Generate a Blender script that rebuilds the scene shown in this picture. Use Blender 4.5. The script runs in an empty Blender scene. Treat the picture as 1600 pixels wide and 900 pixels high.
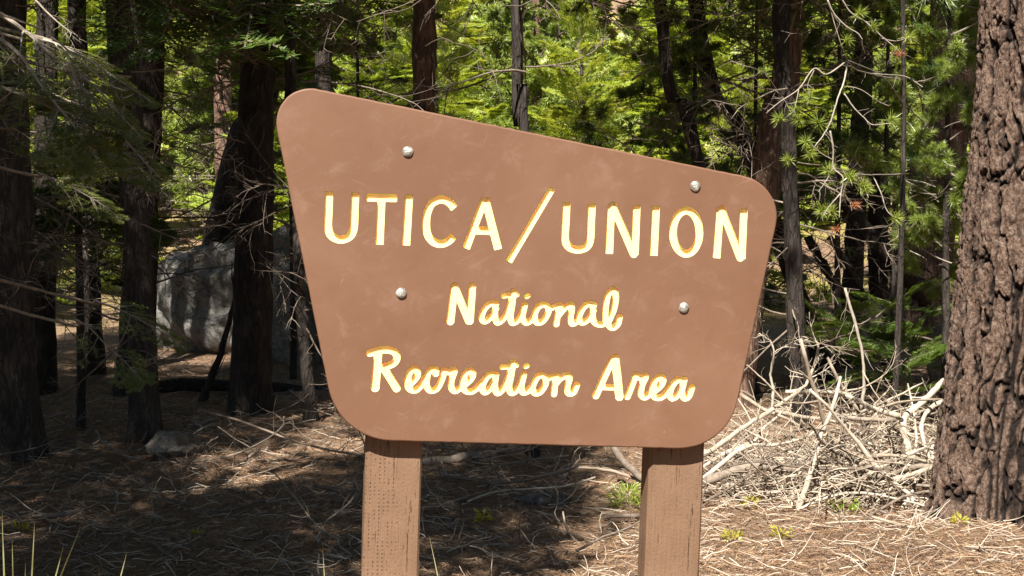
import bpy, bmesh, math, random
import numpy as np
from mathutils import Vector, Matrix
R_ = math.radians
random.seed(7)
rng = np.random.default_rng(7)
scene = bpy.context.scene
C = scene.collection

# ------------------------------------------------------------------ camera
F_PX, PITCH, CAM_H = 2462.0, R_(3.49), 1.6
cam_d = bpy.data.cameras.new("camera"); cam = bpy.data.objects.new("camera", cam_d); C.objects.link(cam)
cam_d.sensor_width = 36; cam_d.lens = 36 * F_PX / 1600; cam_d.clip_end = 600; cam_d.clip_start = 0.05
cam.location = (0, 0, CAM_H); cam.rotation_euler = (R_(90) - PITCH, 0, 0)
scene.camera = cam
# ------------------------------------------------------------------ sky and sun
SUN_EL, SUN_AZ = R_(50), R_(15)          # azimuth: degrees to the left of straight behind the camera
w = bpy.data.worlds.new("World"); scene.world = w; w.use_nodes = True
nt = w.node_tree; bg = nt.nodes["Background"]
sky = nt.nodes.new("ShaderNodeTexSky"); sky.sky_type = 'NISHITA'; sky.sun_disc = False
sky.sun_elevation = SUN_EL; sky.sun_rotation = R_(180) + SUN_AZ; sky.altitude = 1800
nt.links.new(sky.outputs[0], bg.inputs[0]); bg.inputs[1].default_value = 0.05
sl = bpy.data.lights.new("sun", 'SUN'); sl.energy = 5.0; sl.angle = R_(0.53); sl.color = (1.0, 0.95, 0.86)
so = bpy.data.objects.new("sun", sl); C.objects.link(so)
ldir = Vector((math.sin(SUN_AZ) * math.cos(SUN_EL), math.cos(SUN_AZ) * math.cos(SUN_EL), -math.sin(SUN_EL)))
so.rotation_euler = ldir.to_track_quat('-Z', 'Y').to_euler(); so.location = (0, 0, 20)
scene.view_settings.view_transform = 'Standard'; scene.view_settings.look = 'None'
scene.view_settings.exposure = 1.27; scene.view_settings.gamma = 1
scene.cycles.max_bounces = 6; scene.cycles.diffuse_bounces = 3; scene.cycles.transmission_bounces = 4
scene.cycles.glossy_bounces = 2; scene.cycles.caustics_reflective = False; scene.cycles.caustics_refractive = False

# ------------------------------------------------------------------ picture rays
CF = np.array([0, math.cos(PITCH), -math.sin(PITCH)]); CU = np.array([0, math.sin(PITCH), math.cos(PITCH)])
CAM = np.array([0, 0, CAM_H])
def ray(px, py):
    return CF + np.array([1., 0, 0]) * ((px - 800) / F_PX) + CU * ((450 - py) / F_PX)
def at(px, py, Y):
    d = ray(px, py); return CAM + d * (Y / d[1])

# ------------------------------------------------------------------ numpy noise
def _h(ix, iy, iz, s):
    n = (ix * 374761393 + iy * 668265263 + iz * 2147483647 + s * 974634777) & 0xffffffff
    n = ((n ^ (n >> 13)) * 1274126177) & 0xffffffff
    n = ((n ^ (n >> 15)) * 2246822519) & 0xffffffff
    return ((n ^ (n >> 16)) & 0xffffff) / float(0xffffff)
def vnoise(x, y, z, s=0):
    x, y, z = np.broadcast_arrays(np.asarray(x, float), np.asarray(y, float), np.asarray(z, float))
    ix = np.floor(x).astype(np.int64); iy = np.floor(y).astype(np.int64); iz = np.floor(z).astype(np.int64)
    fx, fy, fz = x - ix, y - iy, z - iz
    fx = fx * fx * (3 - 2 * fx); fy = fy * fy * (3 - 2 * fy); fz = fz * fz * (3 - 2 * fz)
    r = 0
    for a in (0, 1):
        for b in (0, 1):
            for c in (0, 1):
                r = r + _h(ix + a, iy + b, iz + c, s) * (fx if a else 1 - fx) * (fy if b else 1 - fy) * (fz if c else 1 - fz)
    return r * 2 - 1
def fbm(x, y, z=0., o=4, s=0):
    r, a, f = 0, 1., 1.
    for k in range(o):
        r = r + a * vnoise(np.asarray(x) * f, np.asarray(y) * f, np.asarray(z) * f, s + k); a *= .5; f *= 2.03
    return r
def voro(u, v, wrap, s=0):
    """F2-F1 and cell id on a grid whose u wraps after `wrap` cells"""
    iu = np.floor(u).astype(np.int64); iv = np.floor(v).astype(np.int64)
    f1 = np.full(u.shape, 9.); f2 = np.full(u.shape, 9.); cid = np.zeros(u.shape)
    for a in (-1, 0, 1):
        for b in (-1, 0, 1):
            cu = iu + a; cv = iv + b; cw = cu % wrap
            px = cu + .5 + .9 * (_h(cw, cv, 1 + 0 * cw, s) - .5); py = cv + .5 + .9 * (_h(cw, cv, 2 + 0 * cw, s) - .5)
            d = np.hypot(u - px, v - py); new = d < f1
            f2 = np.where(new, f1, np.minimum(f2, d)); cid = np.where(new, _h(cw, cv, 3 + 0 * cw, s), cid); f1 = np.minimum(f1, d)
    return f2 - f1, cid
def sstep(a, b, x):
    t = np.clip((x - a) / (b - a), 0, 1); return t * t * (3 - 2 * t)

# ------------------------------------------------------------------ mesh collecting
class MB:
    def __init__(s): s.v = []; s.f = []; s.n = 0; s.sm = []; s.mi = []
    def add(s, V, Fa, smooth=False, mi=0):
        V = np.asarray(V, float).reshape(-1, 3); Fa = np.asarray(Fa, np.int64)
        if len(V) == 0 or len(Fa) == 0: return s
        s.v.append(V); s.f.append(Fa + s.n); s.sm.append(np.full(len(Fa), smooth)); s.mi.append(np.full(len(Fa), mi)); s.n += len(V); return s
    def mesh(s, name, mats):
        V = np.concatenate(s.v); me = bpy.data.meshes.new(name)
        me.vertices.add(len(V)); me.vertices.foreach_set("co", V.astype(np.float32).ravel())
        idx = np.concatenate([f.ravel() for f in s.f]).astype(np.int32)
        tot = np.concatenate([np.full(len(f), f.shape[1]) for f in s.f]).astype(np.int32)
        me.loops.add(len(idx)); me.loops.foreach_set("vertex_index", idx)
        me.polygons.add(len(tot)); me.polygons.foreach_set("loop_start", np.concatenate([[0], np.cumsum(tot)[:-1]]).astype(np.int32))
        me.polygons.foreach_set("use_smooth", np.concatenate(s.sm)); me.polygons.foreach_set("material_index", np.concatenate(s.mi).astype(np.int32))
        for m in (mats if isinstance(mats, (list, tuple)) else [mats]): me.materials.append(m)
        me.update(calc_edges=True); return me
def link(name, me, parent=None, loc=None, rot=None, scale=None):
    o = bpy.data.objects.new(name, me); C.objects.link(o)
    if parent: o.parent = parent
    if loc is not None: o.location = loc
    if rot is not None: o.rotation_euler = rot
    if scale is not None: o.scale = scale if hasattr(scale, '__len__') else (scale,) * 3
    return o
def tag(o, label=None, cat=None, group=None, kind=None):
    if label: o["label"] = label
    if cat: o["category"] = cat
    if group: o["group"] = group
    if kind: o["kind"] = kind
    return o
def empty(name, loc, label, cat, group=None, rotz=0):
    o = link(name, None, None, loc); o.empty_display_size = .2; o.rotation_euler = (0, 0, rotz); return tag(o, label, cat, group)

def tubes(mb, P, Rd, S=5, mi=0, smooth=True, cap=True):
    """P (N,K,3), Rd (N,K) -> N tubes with S sides"""
    P = np.asarray(P, float); Rd = np.asarray(Rd, float); N, K, _ = P.shape
    T = np.gradient(P, axis=1); T /= np.linalg.norm(T, axis=2, keepdims=True) + 1e-9
    m = T.mean(axis=1); ref = np.where(np.abs(m[:, 2:3]) > .8 * np.linalg.norm(m, axis=1, keepdims=True), np.array([[1., .1, 0]]), np.array([[0, 0, 1.]]))[:, None, :]
    A = np.cross(T, ref); A /= np.linalg.norm(A, axis=2, keepdims=True) + 1e-9; B = np.cross(T, A)
    th = np.linspace(0, 2 * np.pi, S, endpoint=False)
    V = P[:, :, None, :] + Rd[:, :, None, None] * (A[:, :, None, :] * np.cos(th)[None, None, :, None] + B[:, :, None, :] * np.sin(th)[None, None, :, None])
    n, k, s_ = np.meshgrid(np.arange(N), np.arange(K - 1), np.arange(S), indexing='ij')
    i = lambda n, k, s_: (n * K + k) * S + s_ % S
    Fq = np.stack([i(n, k, s_), i(n, k, s_ + 1), i(n, k + 1, s_ + 1), i(n, k + 1, s_)], -1).reshape(-1, 4)
    if S == 3:
        base = mb.n; mb.add(V, Fq, smooth, mi); off = base
    else:
        off = mb.n; mb.add(V, Fq, smooth, mi)
    if cap:
        nn = np.arange(N); c0 = np.stack([(nn * K) * S + (S - 1 - j) for j in range(S)], -1); c1 = np.stack([(nn * K + K - 1) * S + j for j in range(S)], -1)
        mb.f.append(np.concatenate([c0, c1]) + off); mb.sm.append(np.full(2 * N, False)); mb.mi.append(np.full(2 * N, mi))
def unit(a): return a / (np.linalg.norm(a, axis=-1, keepdims=True) + 1e-9)
def polylines(P0, D, L, K, rg, wob=.15, grav=0.):
    N = len(P0); P = np.zeros((N, K, 3)); P[:, 0] = P0; d = unit(np.asarray(D, float)); st = (np.asarray(L) / (K - 1))[:, None]
    for k in range(1, K):
        d = unit(d + rg.normal(0, wob, (N, 3)) + np.array([0, 0, grav])); P[:, k] = P[:, k - 1] + d * st
    return P
def sample(P, t):
    """t (N,M) in 0..1 along polylines P (N,K,3) -> pos, tangent (N,M,3)"""
    K = P.shape[1]; x = t * (K - 1); i = np.clip(x.astype(int), 0, K - 2); f = (x - i)[..., None]; n = np.arange(len(P))[:, None]
    a = P[n, i]; b = P[n, i + 1]; return a * (1 - f) + b * f, unit(b - a)
def children(P, M, rg, lo=.2, hi=.98, ang=55, plane=None, sp=12):
    """directions for M side shoots per polyline"""
    N = len(P); t = np.sort(rg.uniform(lo, hi, (N, M)), axis=1); pos, tan = sample(P, t)
    if plane is None: side = unit(np.cross(tan, rg.normal(0, 1, (N, M, 3))))
    else: side = unit(np.cross(tan, plane)) * np.where(np.arange(M) % 2 == 0, 1, -1)[None, :, None]
    a = np.radians(rg.normal(ang, sp, (N, M)))[..., None]
    return t.reshape(-1), pos.reshape(-1, 3), (tan * np.cos(a) + side * np.sin(a)).reshape(-1, 3)
def catmull(pts, n=8):
    p = np.asarray(pts, float); p = np.vstack([2 * p[0] - p[1], p, 2 * p[-1] - p[-2]]); out = []
    for i in range(1, len(p) - 2):
        for t in np.linspace(0, 1, n, endpoint=False):
            out.append(.5 * ((2 * p[i]) + (-p[i - 1] + p[i + 1]) * t + (2 * p[i - 1] - 5 * p[i] + 4 * p[i + 1] - p[i + 2]) * t * t + (-p[i - 1] + 3 * p[i] - 3 * p[i + 1] + p[i + 2]) * t ** 3))
    out.append(p[-2]); return np.array(out)

# ------------------------------------------------------------------ materials
class NT:
    def __init__(s, name):
        s.m = bpy.data.materials.new(name); s.m.use_nodes = True; s.t = s.m.node_tree; s.N = s.t.nodes
        for n in list(s.N): s.N.remove(n)
        s.out = s.N.new("ShaderNodeOutputMaterial")
    def n(s, typ, ins=None, **kw):
        x = s.N.new("ShaderNode" + typ)
        for k, v in kw.items(): setattr(x, k, v)
        for k, v in (ins or {}).items():
            if isinstance(v, bpy.types.NodeSocket): s.t.links.new(v, x.inputs[k])
            else: x.inputs[k].default_value = v
        return x
    def coords(s, scale=(1, 1, 1), kind="Object", obj=None):
        tc = s.n("TexCoord"); mp = s.n("Mapping", {"Vector": tc.outputs[kind], "Scale": scale}); return mp.outputs[0]
    def noise(s, vec, scale, detail=5, rough=.55, dist=0): return s.n("TexNoise", {"Vector": vec, "Scale": scale, "Detail": detail, "Roughness": rough, "Distortion": dist}).outputs["Fac"]
    def ramp(s, fac, stops, interp='LINEAR'):
        r = s.n("ValToRGB", {"Fac": fac}); e = r.color_ramp; e.interpolation = interp
        while len(e.elements) < len(stops): e.elements.new(.5)
        for q, (p, c) in zip(e.elements, stops): q.position = p; q.color = tuple(c) + (1,) if len(c) == 3 else c
        return r.outputs[0]
    def mix(s, f, a, b, mode='MIX'):
        x = s.n("Mix", data_type='RGBA', blend_type=mode)
        for k, v in ((0, f), (6, a), (7, b)):
            if isinstance(v, bpy.types.NodeSocket): s.t.links.new(v, x.inputs[k])
            else: x.inputs[k].default_value = v if k == 0 else (tuple(v) + (1,) if len(v) == 3 else v)
        return x.outputs[2]
    def math(s, op, a, b=0., c=None):
        x = s.n("Math", operation=op)
        for k, v in enumerate((a, b, c)):
            if v is None: continue
            if isinstance(v, bpy.types.NodeSocket): s.t.links.new(v, x.inputs[k])
            else: x.inputs[k].default_value = v
        return x.outputs[0]
    def bump(s, h, strength=.5, dist=.01, normal=None):
        i = {"Height": h, "Strength": strength, "Distance": dist}
        if normal: i["Normal"] = normal
        return s.n("Bump", i).outputs[0]
    def done(s, shader): s.t.links.new(shader, s.out.inputs[0]); return s.m
    def bsdf(s, col, rough=.8, normal=None, **kw):
        i = {"Base Color": col if isinstance(col, bpy.types.NodeSocket) else tuple(col) + (1,), "Roughness": rough, "Specular IOR Level": .3}
        if normal: i["Normal"] = normal
        i.update(kw); return s.n("BsdfPrincipled", i).outputs[0]
def g3(v): return (v, v, v)

def bark_mat(name, dark, mid, light, vs=1., bstr=.9):
    t = NT(name); v = t.coords((9 * vs, 9 * vs, 1.9 * vs)); vf = t.coords((1, 1, .35))
    warp = t.n("TexNoise", {"Vector": v, "Scale": 1.5, "Detail": 3}).outputs["Color"]
    vv = t.mix(1.6, v, warp, 'ADD') if False else t.n('VectorMath', {0: v, 1: t.n('VectorMath', {0: warp, 'Scale': 2.2}, operation='SCALE').outputs[0]}, operation='ADD').outputs[0]
    vo = t.n("TexVoronoi", {"Vector": vv, "Scale": 1.6}, feature='DISTANCE_TO_EDGE').outputs["Distance"]
    fis = t.ramp(vo, [(0, g3(.15)), (.16, g3(1))])
    n1 = t.noise(vf, 14, 6, .65); n2 = t.noise(vf, 70, 4, .6)
    c = t.ramp(n1, [(.3, dark), (.5, mid), (.72, light)]); c = t.mix(fis, tuple(np.array(dark) * .8), c)
    c = t.mix(t.math('MULTIPLY', n2, .35), c, light)
    h = t.math('ADD', t.math('MULTIPLY', fis, 1.), t.math('MULTIPLY', n2, .5)); h = t.math('ADD', h, t.math('MULTIPLY', n1, .6))
    return t.done(t.bsdf(c, .93, t.bump(h, bstr, .012)))
M = {}
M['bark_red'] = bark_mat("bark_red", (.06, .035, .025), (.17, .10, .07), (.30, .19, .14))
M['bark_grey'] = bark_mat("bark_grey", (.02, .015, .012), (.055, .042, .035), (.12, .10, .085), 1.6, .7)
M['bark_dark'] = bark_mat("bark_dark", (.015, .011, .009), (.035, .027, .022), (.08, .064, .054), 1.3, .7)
def big_bark():
    t = NT("plated_bark"); v = t.coords((1, 1, .6))
    at_ = t.n("Attribute", attribute_name="fiss").outputs["Fac"]; cid = t.n("Attribute", attribute_name="plate").outputs["Fac"]
    n1 = t.noise(v, 9, 6, .6); n2 = t.noise(v, 55, 5, .7); n3 = t.noise(v, 160, 3, .6)
    c = t.ramp(n1, [(.3, (.075, .036, .022)), (.55, (.145, .078, .050)), (.75, (.24, .15, .11))])
    c = t.mix(t.ramp(cid, [(.2, g3(0)), (.9, g3(.5))]), c, (.20, .13, .098))
    c = t.mix(t.ramp(n2, [(.42, g3(0)), (.7, g3(.8))]), c, (.37, .28, .22))
    c = t.mix(t.ramp(n2, [(.28, g3(.8)), (.46, g3(0))]), c, (.07, .04, .03))
    c = t.mix(t.ramp(at_, [(.15, g3(1)), (.6, g3(0))]), c, (.02, .012, .009))
    h = t.math('ADD', n2, t.math('MULTIPLY', n3, .5))
    return t.done(t.bsdf(c, .92, t.bump(h, 1., .03)))
M['plated_bark'] = big_bark()

def leaf_mat(name, cols, trans=.4, tcol=None, spec=.06):
    t = NT(name); isl = t.n("NewGeometry").outputs["Random Per Island"]; orand = t.n("ObjectInfo").outputs["Random"]
    n = t.noise(t.coords((1, 1, 1)), 2.3, 3)
    f = t.math('ADD', t.math('MULTIPLY', isl, .45), t.math('MULTIPLY', n, .75)); f = t.math('ADD', f, t.math('MULTIPLY', orand, .25)); f = t.math('SUBTRACT', f, .2)
    c = t.ramp(f, cols)
    d = t.n("BsdfDiffuse", {"Color": c}).outputs[0]
    tr = t.n("BsdfTranslucent", {"Color": t.mix(1., c, tcol or (1.5, 1.35, .6), 'MULTIPLY')}).outputs[0]
    m = t.n("MixShader", {0: trans, 1: d, 2: tr}).outputs[0]
    g = t.n("BsdfGlossy", {"Roughness": .42, "Color": (1, 1, 1, 1)}).outputs[0]
    return t.done(t.n("MixShader", {0: spec, 1: m, 2: g}).outputs[0])
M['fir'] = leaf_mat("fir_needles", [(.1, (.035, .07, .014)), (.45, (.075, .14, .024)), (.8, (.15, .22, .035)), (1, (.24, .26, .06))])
M['fir_yellow'] = leaf_mat("fir_needles_sun_tint", [(.05, (.10, .16, .022)), (.3, (.26, .36, .04)), (.6, (.42, .50, .09)), (.9, (.50, .50, .15))], .45)  # bright copy of the fir needles, sunlit look put into the colour
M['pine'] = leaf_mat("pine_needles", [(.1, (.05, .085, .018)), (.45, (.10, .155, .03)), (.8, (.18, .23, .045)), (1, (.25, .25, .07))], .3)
M['pine_bright'] = leaf_mat("pine_needles_sun_tint", [(.1, (.12, .18, .03)), (.4, (.24, .32, .05)), (.75, (.36, .42, .09)), (1, (.45, .45, .16))], .35)  # lighter copy of the pine needles with sunlight painted in
M['olive'] = leaf_mat("olive_fir_needles", [(.1, (.08, .10, .018)), (.45, (.16, .19, .035)), (.8, (.26, .27, .06)), (1, (.32, .28, .1))], .4)  # olive tone makes up in colour for sun blocked from the boughs
M['grass_sun_tint'] = leaf_mat("grass_blades_sun_tint", [(.1, (.35, .36, .14)), (.6, (.55, .54, .28)), (1, (.65, .6, .4))], .4)  # cream blade colour carries the look of sunlit grass
M['orange_needle'] = leaf_mat("dead_needles", [(.1, (.30, .11, .045)), (.6, (.48, .20, .09)), (1, (.55, .30, .16))], .3, (1.3, 1, .8))
M['grass'] = leaf_mat("grass_blades", [(.1, (.12, .19, .035)), (.5, (.25, .30, .09)), (1, (.42, .42, .2))], .4)
M['yellow_leaf'] = leaf_mat("yellow_leaves", [(.1, (.28, .30, .03)), (.6, (.45, .42, .05)), (1, (.5, .42, .1))], .4)
def wood_mat(name, a, b, c_, isl_amt=.5, sc=30, bs=.4):
    t = NT(name); isl = t.n("NewGeometry").outputs["Random Per Island"]; orr = t.n("ObjectInfo").outputs["Random"]; n = t.noise(t.coords(), sc, 5, .65)
    f = t.math('ADD', t.math('MULTIPLY', isl, isl_amt * .6), t.math('MULTIPLY', n, 1 - isl_amt * .5)); f = t.math('ADD', f, t.math('MULTIPLY', orr, isl_amt * .5)); f = t.math('SUBTRACT', f, .12)
    return t.done(t.bsdf(t.ramp(f, [(.2, a), (.5, b), (.8, c_)]), .85, t.bump(n, bs, .004)))
M['dead_wood'] = wood_mat("dead_wood", (.07, .05, .035), (.17, .13, .10), (.34, .28, .22))
M['bleached'] = wood_mat("bleached_wood", (.16, .11, .075), (.37, .30, .225), (.60, .52, .42))
M['pale_twig'] = wood_mat("pale_twig", (.15, .12, .09), (.30, .25, .20), (.46, .41, .35))
M['litter'] = wood_mat("needle_litter", (.10, .05, .03), (.30, .18, .10), (.50, .37, .24), .9, 3)
M['twig_litter'] = wood_mat("twig_litter", (.11, .075, .05), (.28, .21, .155), (.52, .44, .35), .9, 6)
def ground_mat():
    t = NT("forest_floor"); v = t.coords()
    n1 = t.noise(v, 1.1, 6, .6); n2 = t.noise(v, 22, 6, .7); n3 = t.noise(v, 110, 4, .7)
    c = t.ramp(n2, [(.3, (.07, .04, .028)), (.5, (.20, .125, .08)), (.7, (.38, .26, .17))])
    c = t.mix(t.ramp(n1, [(.35, g3(0)), (.65, g3(.55))]), c, (.34, .20, .115))
    c = t.mix(t.ramp(n3, [(.5, g3(0)), (.68, g3(.7))]), c, (.46, .35, .25))
    # sparse dry yellow grass further off
    sep = t.n("SeparateXYZ", {0: v}); far = t.math('MULTIPLY', t.math('SUBTRACT', sep.outputs[1], 17), .12)
    gmask = t.math('MULTIPLY', t.n("Clamp", {0: far}).outputs[0], t.ramp(t.noise(v, .35, 4), [(.45, g3(0)), (.55, g3(1))]))
    c = t.mix(gmask, c, t.ramp(n2, [(.3, (.27, .19, .07)), (.7, (.42, .35, .12))]))
    h = t.math('ADD', n2, t.math('MULTIPLY', n3, .5))
    return t.done(t.bsdf(c, .95, t.bump(h, 1., .03)))
M['ground'] = ground_mat()
def rock_mat(name, a, b, c_):
    t = NT(name); v = t.coords(); n1 = t.noise(v, 2.2, 6, .6); n2 = t.noise(v, 75, 6, .8); n3 = t.noise(v, 9, 5, .7)
    c = t.ramp(n1, [(.3, b), (.7, c_)]); c = t.mix(t.ramp(n2, [(.4, g3(.75)), (.56, g3(0))]), c, a)
    c = t.mix(t.ramp(n3, [(.48, g3(0)), (.62, g3(.75))]), c, tuple(np.array(a) * 1.1))
    st = t.noise(t.coords((3, 3, .6)), 2.2, 5, .65); c = t.mix(t.ramp(st, [(.5, g3(0)), (.62, g3(.7))]), c, tuple(np.array(a) * np.array((.8, .75, .6))))
    mo = t.noise(v, 4.5, 5, .7); c = t.mix(t.ramp(mo, [(.6, g3(0)), (.68, g3(.7))]), c, (.09, .095, .04))
    return t.done(t.bsdf(c, .85, t.bump(t.math('ADD', n2, n3), .8, .02)))
M['granite'] = rock_mat("granite", (.09, .083, .075), (.27, .255, .23), (.44, .42, .385))
M['dark_stone'] = rock_mat("dark_stone", (.05, .048, .045), (.13, .125, .12), (.22, .21, .2))
M['rotten'] = rock_mat("rotten_wood", (.16, .12, .09), (.32, .27, .22), (.46, .41, .35))

def panel_mat():
    t = NT("brown_sign_paint"); v = t.coords(); vs = t.coords((1, 1, 1))
    n1 = t.noise(v, 2.4, 5, .6, .8); n2 = t.noise(v, 13, 6, .72, .45); n3 = t.noise(v, 240, 3, .6); n4 = t.noise(v, 38, 5, .7)
    c = t.ramp(n1, [(.35, (.152, .073, .041)), (.55, (.166, .082, .047)), (.7, (.186, .096, .058))])
    c = t.mix(t.ramp(n2, [(.54, g3(0)), (.8, g3(.42))]), c, (.27, .17, .125))
    c = t.mix(t.math('MULTIPLY', t.ramp(n2, [(.25, g3(1)), (.45, g3(0))]), .25), c, (.122, .056, .031))
    # fine scratches in two directions, gathered in scuffed patches
    def scr(rot, scl, seed, th):
        mp = t.n("Mapping", {"Vector": t.n("TexCoord").outputs["Object"], "Rotation": (0, rot, 0), "Scale": (1, 1, 1), "Location": (seed, 0, seed)})
        mp2 = t.n("Mapping", {"Vector": mp.outputs[0], "Scale": (scl, 1, scl * 14)})
        return t.ramp(t.noise(mp2.outputs[0], 4, 4, .6), [(th, g3(0)), (th + .05, g3(1))])
    scm = t.ramp(t.noise(v, 4.2, 3, .6), [(.48, g3(0)), (.64, g3(1))])
    for rot, scl, sd, th, am in ((.5, 2.2, 3.1, .61, .20), (1.25, 3., 7.7, .62, .22), (-.35, 2.5, 1.7, .63, .2)):
        c = t.mix(t.math('MULTIPLY', t.math('MULTIPLY', scr(rot, scl, sd, th), scm), am), c, (.34, .235, .17))
    # small chips
    vo = t.n("TexVoronoi", {"Vector": v, "Scale": 26.}, feature='F1'); ch = t.ramp(vo.outputs["Distance"], [(.025, g3(1)), (.05, g3(0))])
    c = t.mix(t.math('MULTIPLY', ch, t.ramp(n4, [(.55, g3(0)), (.6, g3(.8))])), c, (.6, .46, .36))
    r = t.ramp(n2, [(.3, g3(.5)), (.7, g3(.68))])
    return t.done(t.bsdf(c, r, t.bump(t.math('ADD', t.math('MULTIPLY', n3, .5), n4), .1, .002), **{"Specular IOR Level": .35}))
M['panel'] = panel_mat()
def post_mat(incised):
    t = NT("brown_post_paint" + ("_incised" if incised else "")); v = t.coords((1, 1, .05)); vo = t.coords()
    g = t.noise(v, 130, 5, .7, .4); n2 = t.noise(vo, 9, 4); n3 = t.noise(vo, 160, 3)
    c = t.ramp(n2, [(.3, (.165, .096, .056)), (.7, (.218, .130, .081))])
    crack = t.ramp(g, [(.30, g3(1)), (.37, g3(0))]); h = t.math('ADD', t.math('MULTIPLY', g, .7), t.math('MULTIPLY', n3, .3))
    h = t.math('SUBTRACT', h, t.math('MULTIPLY', crack, 1.1)); c = t.mix(t.math('MULTIPLY', crack, .8), c, (.045, .024, .015))
    if incised:
        wob = t.n("SeparateXYZ", {0: t.mix(.004, vo, t.n("TexNoise", {"Vector": vo, "Scale": 30.}).outputs["Color"], 'ADD')})
        sx = t.math('SINE', t.math('MULTIPLY', wob.outputs[0], 2 * math.pi / .0115)); sz = t.math('SINE', t.math('MULTIPLY', wob.outputs[2], 2 * math.pi / .0100))
        slit = t.math('MULTIPLY', t.ramp(sx, [(.72, g3(0)), (.95, g3(1))]), t.ramp(sz, [(.05, g3(0)), (.5, g3(1))]))
        lft = t.n("Clamp", {0: t.math('ADD', t.math('MULTIPLY', t.n("SeparateXYZ", {0: vo}).outputs[0], -22), t.math('SUBTRACT', n2, -.12))}).outputs[0]
        inc = t.math('MULTIPLY', slit, t.math('MULTIPLY', lft, t.ramp(t.noise(vo, 60, 2), [(.46, g3(0)), (.56, g3(1))])))
        h = t.math('SUBTRACT', h, t.math('MULTIPLY', inc, 1.3)); c = t.mix(t.math('MULTIPLY', inc, .22), c, (.10, .05, .03))
    return t.done(t.bsdf(c, .72, t.bump(h, .95, .0045)))
M['post'] = post_mat(False); M['post_inc'] = post_mat(True)
def cream():
    t = NT("routed_cream_paint"); n = t.noise(t.coords(), 60, 4)
    c = t.ramp(n, [(.3, (.93, .76, .345)), (.7, (.95, .79, .385))])
    return t.done(t.bsdf(c, .6, t.bump(n, .12, .002), **{"Subsurface Weight": .65, "Subsurface Radius": (1., .24, .02), "Subsurface Scale": .020}))
M['cream'] = cream()
t_ = NT("routed_edge_ochre"); M['ochre'] = t_.done(t_.bsdf((.72, .33, .05), .6))
def bolt_mat():
    t = NT("weathered_bolt_zinc"); n = t.noise(t.coords(), 90, 5, .7)
    c = t.ramp(n, [(.38, (.15, .11, .08)), (.5, (.40, .38, .34)), (.66, (.66, .64, .58))])
    return t.done(t.bsdf(c, .42, t.bump(n, .35, .002), Metallic=.45))
M['bolt'] = bolt_mat()

# ------------------------------------------------------------------ ground
def gz(x, y):
    x = np.asarray(x, float); y = np.asarray(y, float)
    r = .05 * fbm(x * .45, y * .45, 0, 3, 11) + .022 * fbm(x * 2.6, y * 2.6, 0, 3, 12)
    h = .0052 * np.clip(y - 20, 0, None) ** 2; h = np.where(y > 85, .0052 * 65 ** 2 + (y - 85) * .62, h)
    h = h + sstep(18, 60, y) * (1.6 * fbm(x * .05, y * .05, 0, 3, 13)) + .06 * sstep(14, 22, y) * fbm(x * .8, y * .8, 0, 2, 14)
    return r + h
def build_ground():
    xs = np.concatenate([np.linspace(-160, -12, 50)[:-1], np.linspace(-12, -5, 40)[:-1], np.linspace(-5, 5, 260), np.linspace(5, 12, 40)[1:], np.linspace(12, 160, 50)[1:]])
    ys = np.concatenate([np.linspace(-60, 2, 30)[:-1], np.linspace(2, 5.5, 30)[:-1], np.linspace(5.5, 13, 230)[:-1], np.linspace(13, 30, 150)[:-1], np.linspace(30, 200, 130)])
    X, Y = np.meshgrid(xs, ys); Z = gz(X, Y); near = sstep(14, 10, Y) * sstep(6, 4, np.abs(X))
    Z = Z + near * (.012 * fbm(X * 9, Y * 9, 0, 3, 21) + .006 * fbm(X * 30, Y * 30, 0, 2, 22))
    nx, ny = len(xs), len(ys); j, i = np.meshgrid(np.arange(ny - 1), np.arange(nx - 1), indexing='ij'); a = j * nx + i
    mb = MB(); mb.add(np.stack([X, Y, Z], -1), np.stack([a, a + 1, a + nx + 1, a + nx], -1).reshape(-1, 4), True)
    tag(link("ground", mb.mesh("ground", M['ground'])), kind="structure")
build_ground()
def gp(px, Y):
    """ground point under picture column px at distance Y"""
    x = at(px, 300, Y)[0]; return np.array([x, Y, float(gz(x, Y))])

# ------------------------------------------------------------------ the sign
A_ = R_(7.0); ROLL = R_(2.0)
n_ = np.array([math.sin(A_), -math.cos(A_), 0]); u0 = np.array([math.cos(A_), math.sin(A_), 0]); z_ = np.array([0, 0, 1.])
U = math.cos(ROLL) * u0 - math.sin(ROLL) * z_; V = math.sin(ROLL) * u0 + math.cos(ROLL) * z_
P0 = at(822, 430, 3.9); hgt = (P0[2] - float(gz(P0[0], 3.9))) / V[2]; ROOT = P0 - V * hgt
def loc2(px, py):
    px, py = np.broadcast_arrays(np.asarray(px, float), np.asarray(py, float)); sh = px.shape; px = px.ravel(); py = py.ravel()
    d = CF[None] + np.array([[1., 0, 0]]) * ((px[:, None] - 800) / F_PX) + CU[None] * ((450 - py[:, None]) / F_PX)
    t = ((P0 - CAM) @ n_) / (d @ n_); P = CAM + d * t[:, None] - ROOT
    return np.stack([P @ U, P @ V], -1).reshape(sh + (2,))
sign = empty("park_sign", tuple(ROOT), "brown routed wooden sign reading UTICA/UNION National Recreation Area with cream letters, on two posts", "sign")
sign.matrix_world = Matrix(((U[0], -n_[0], V[0], ROOT[0]), (U[1], -n_[1], V[1], ROOT[1]), (U[2], -n_[2], V[2], ROOT[2]), (0, 0, 0, 1)))

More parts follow.
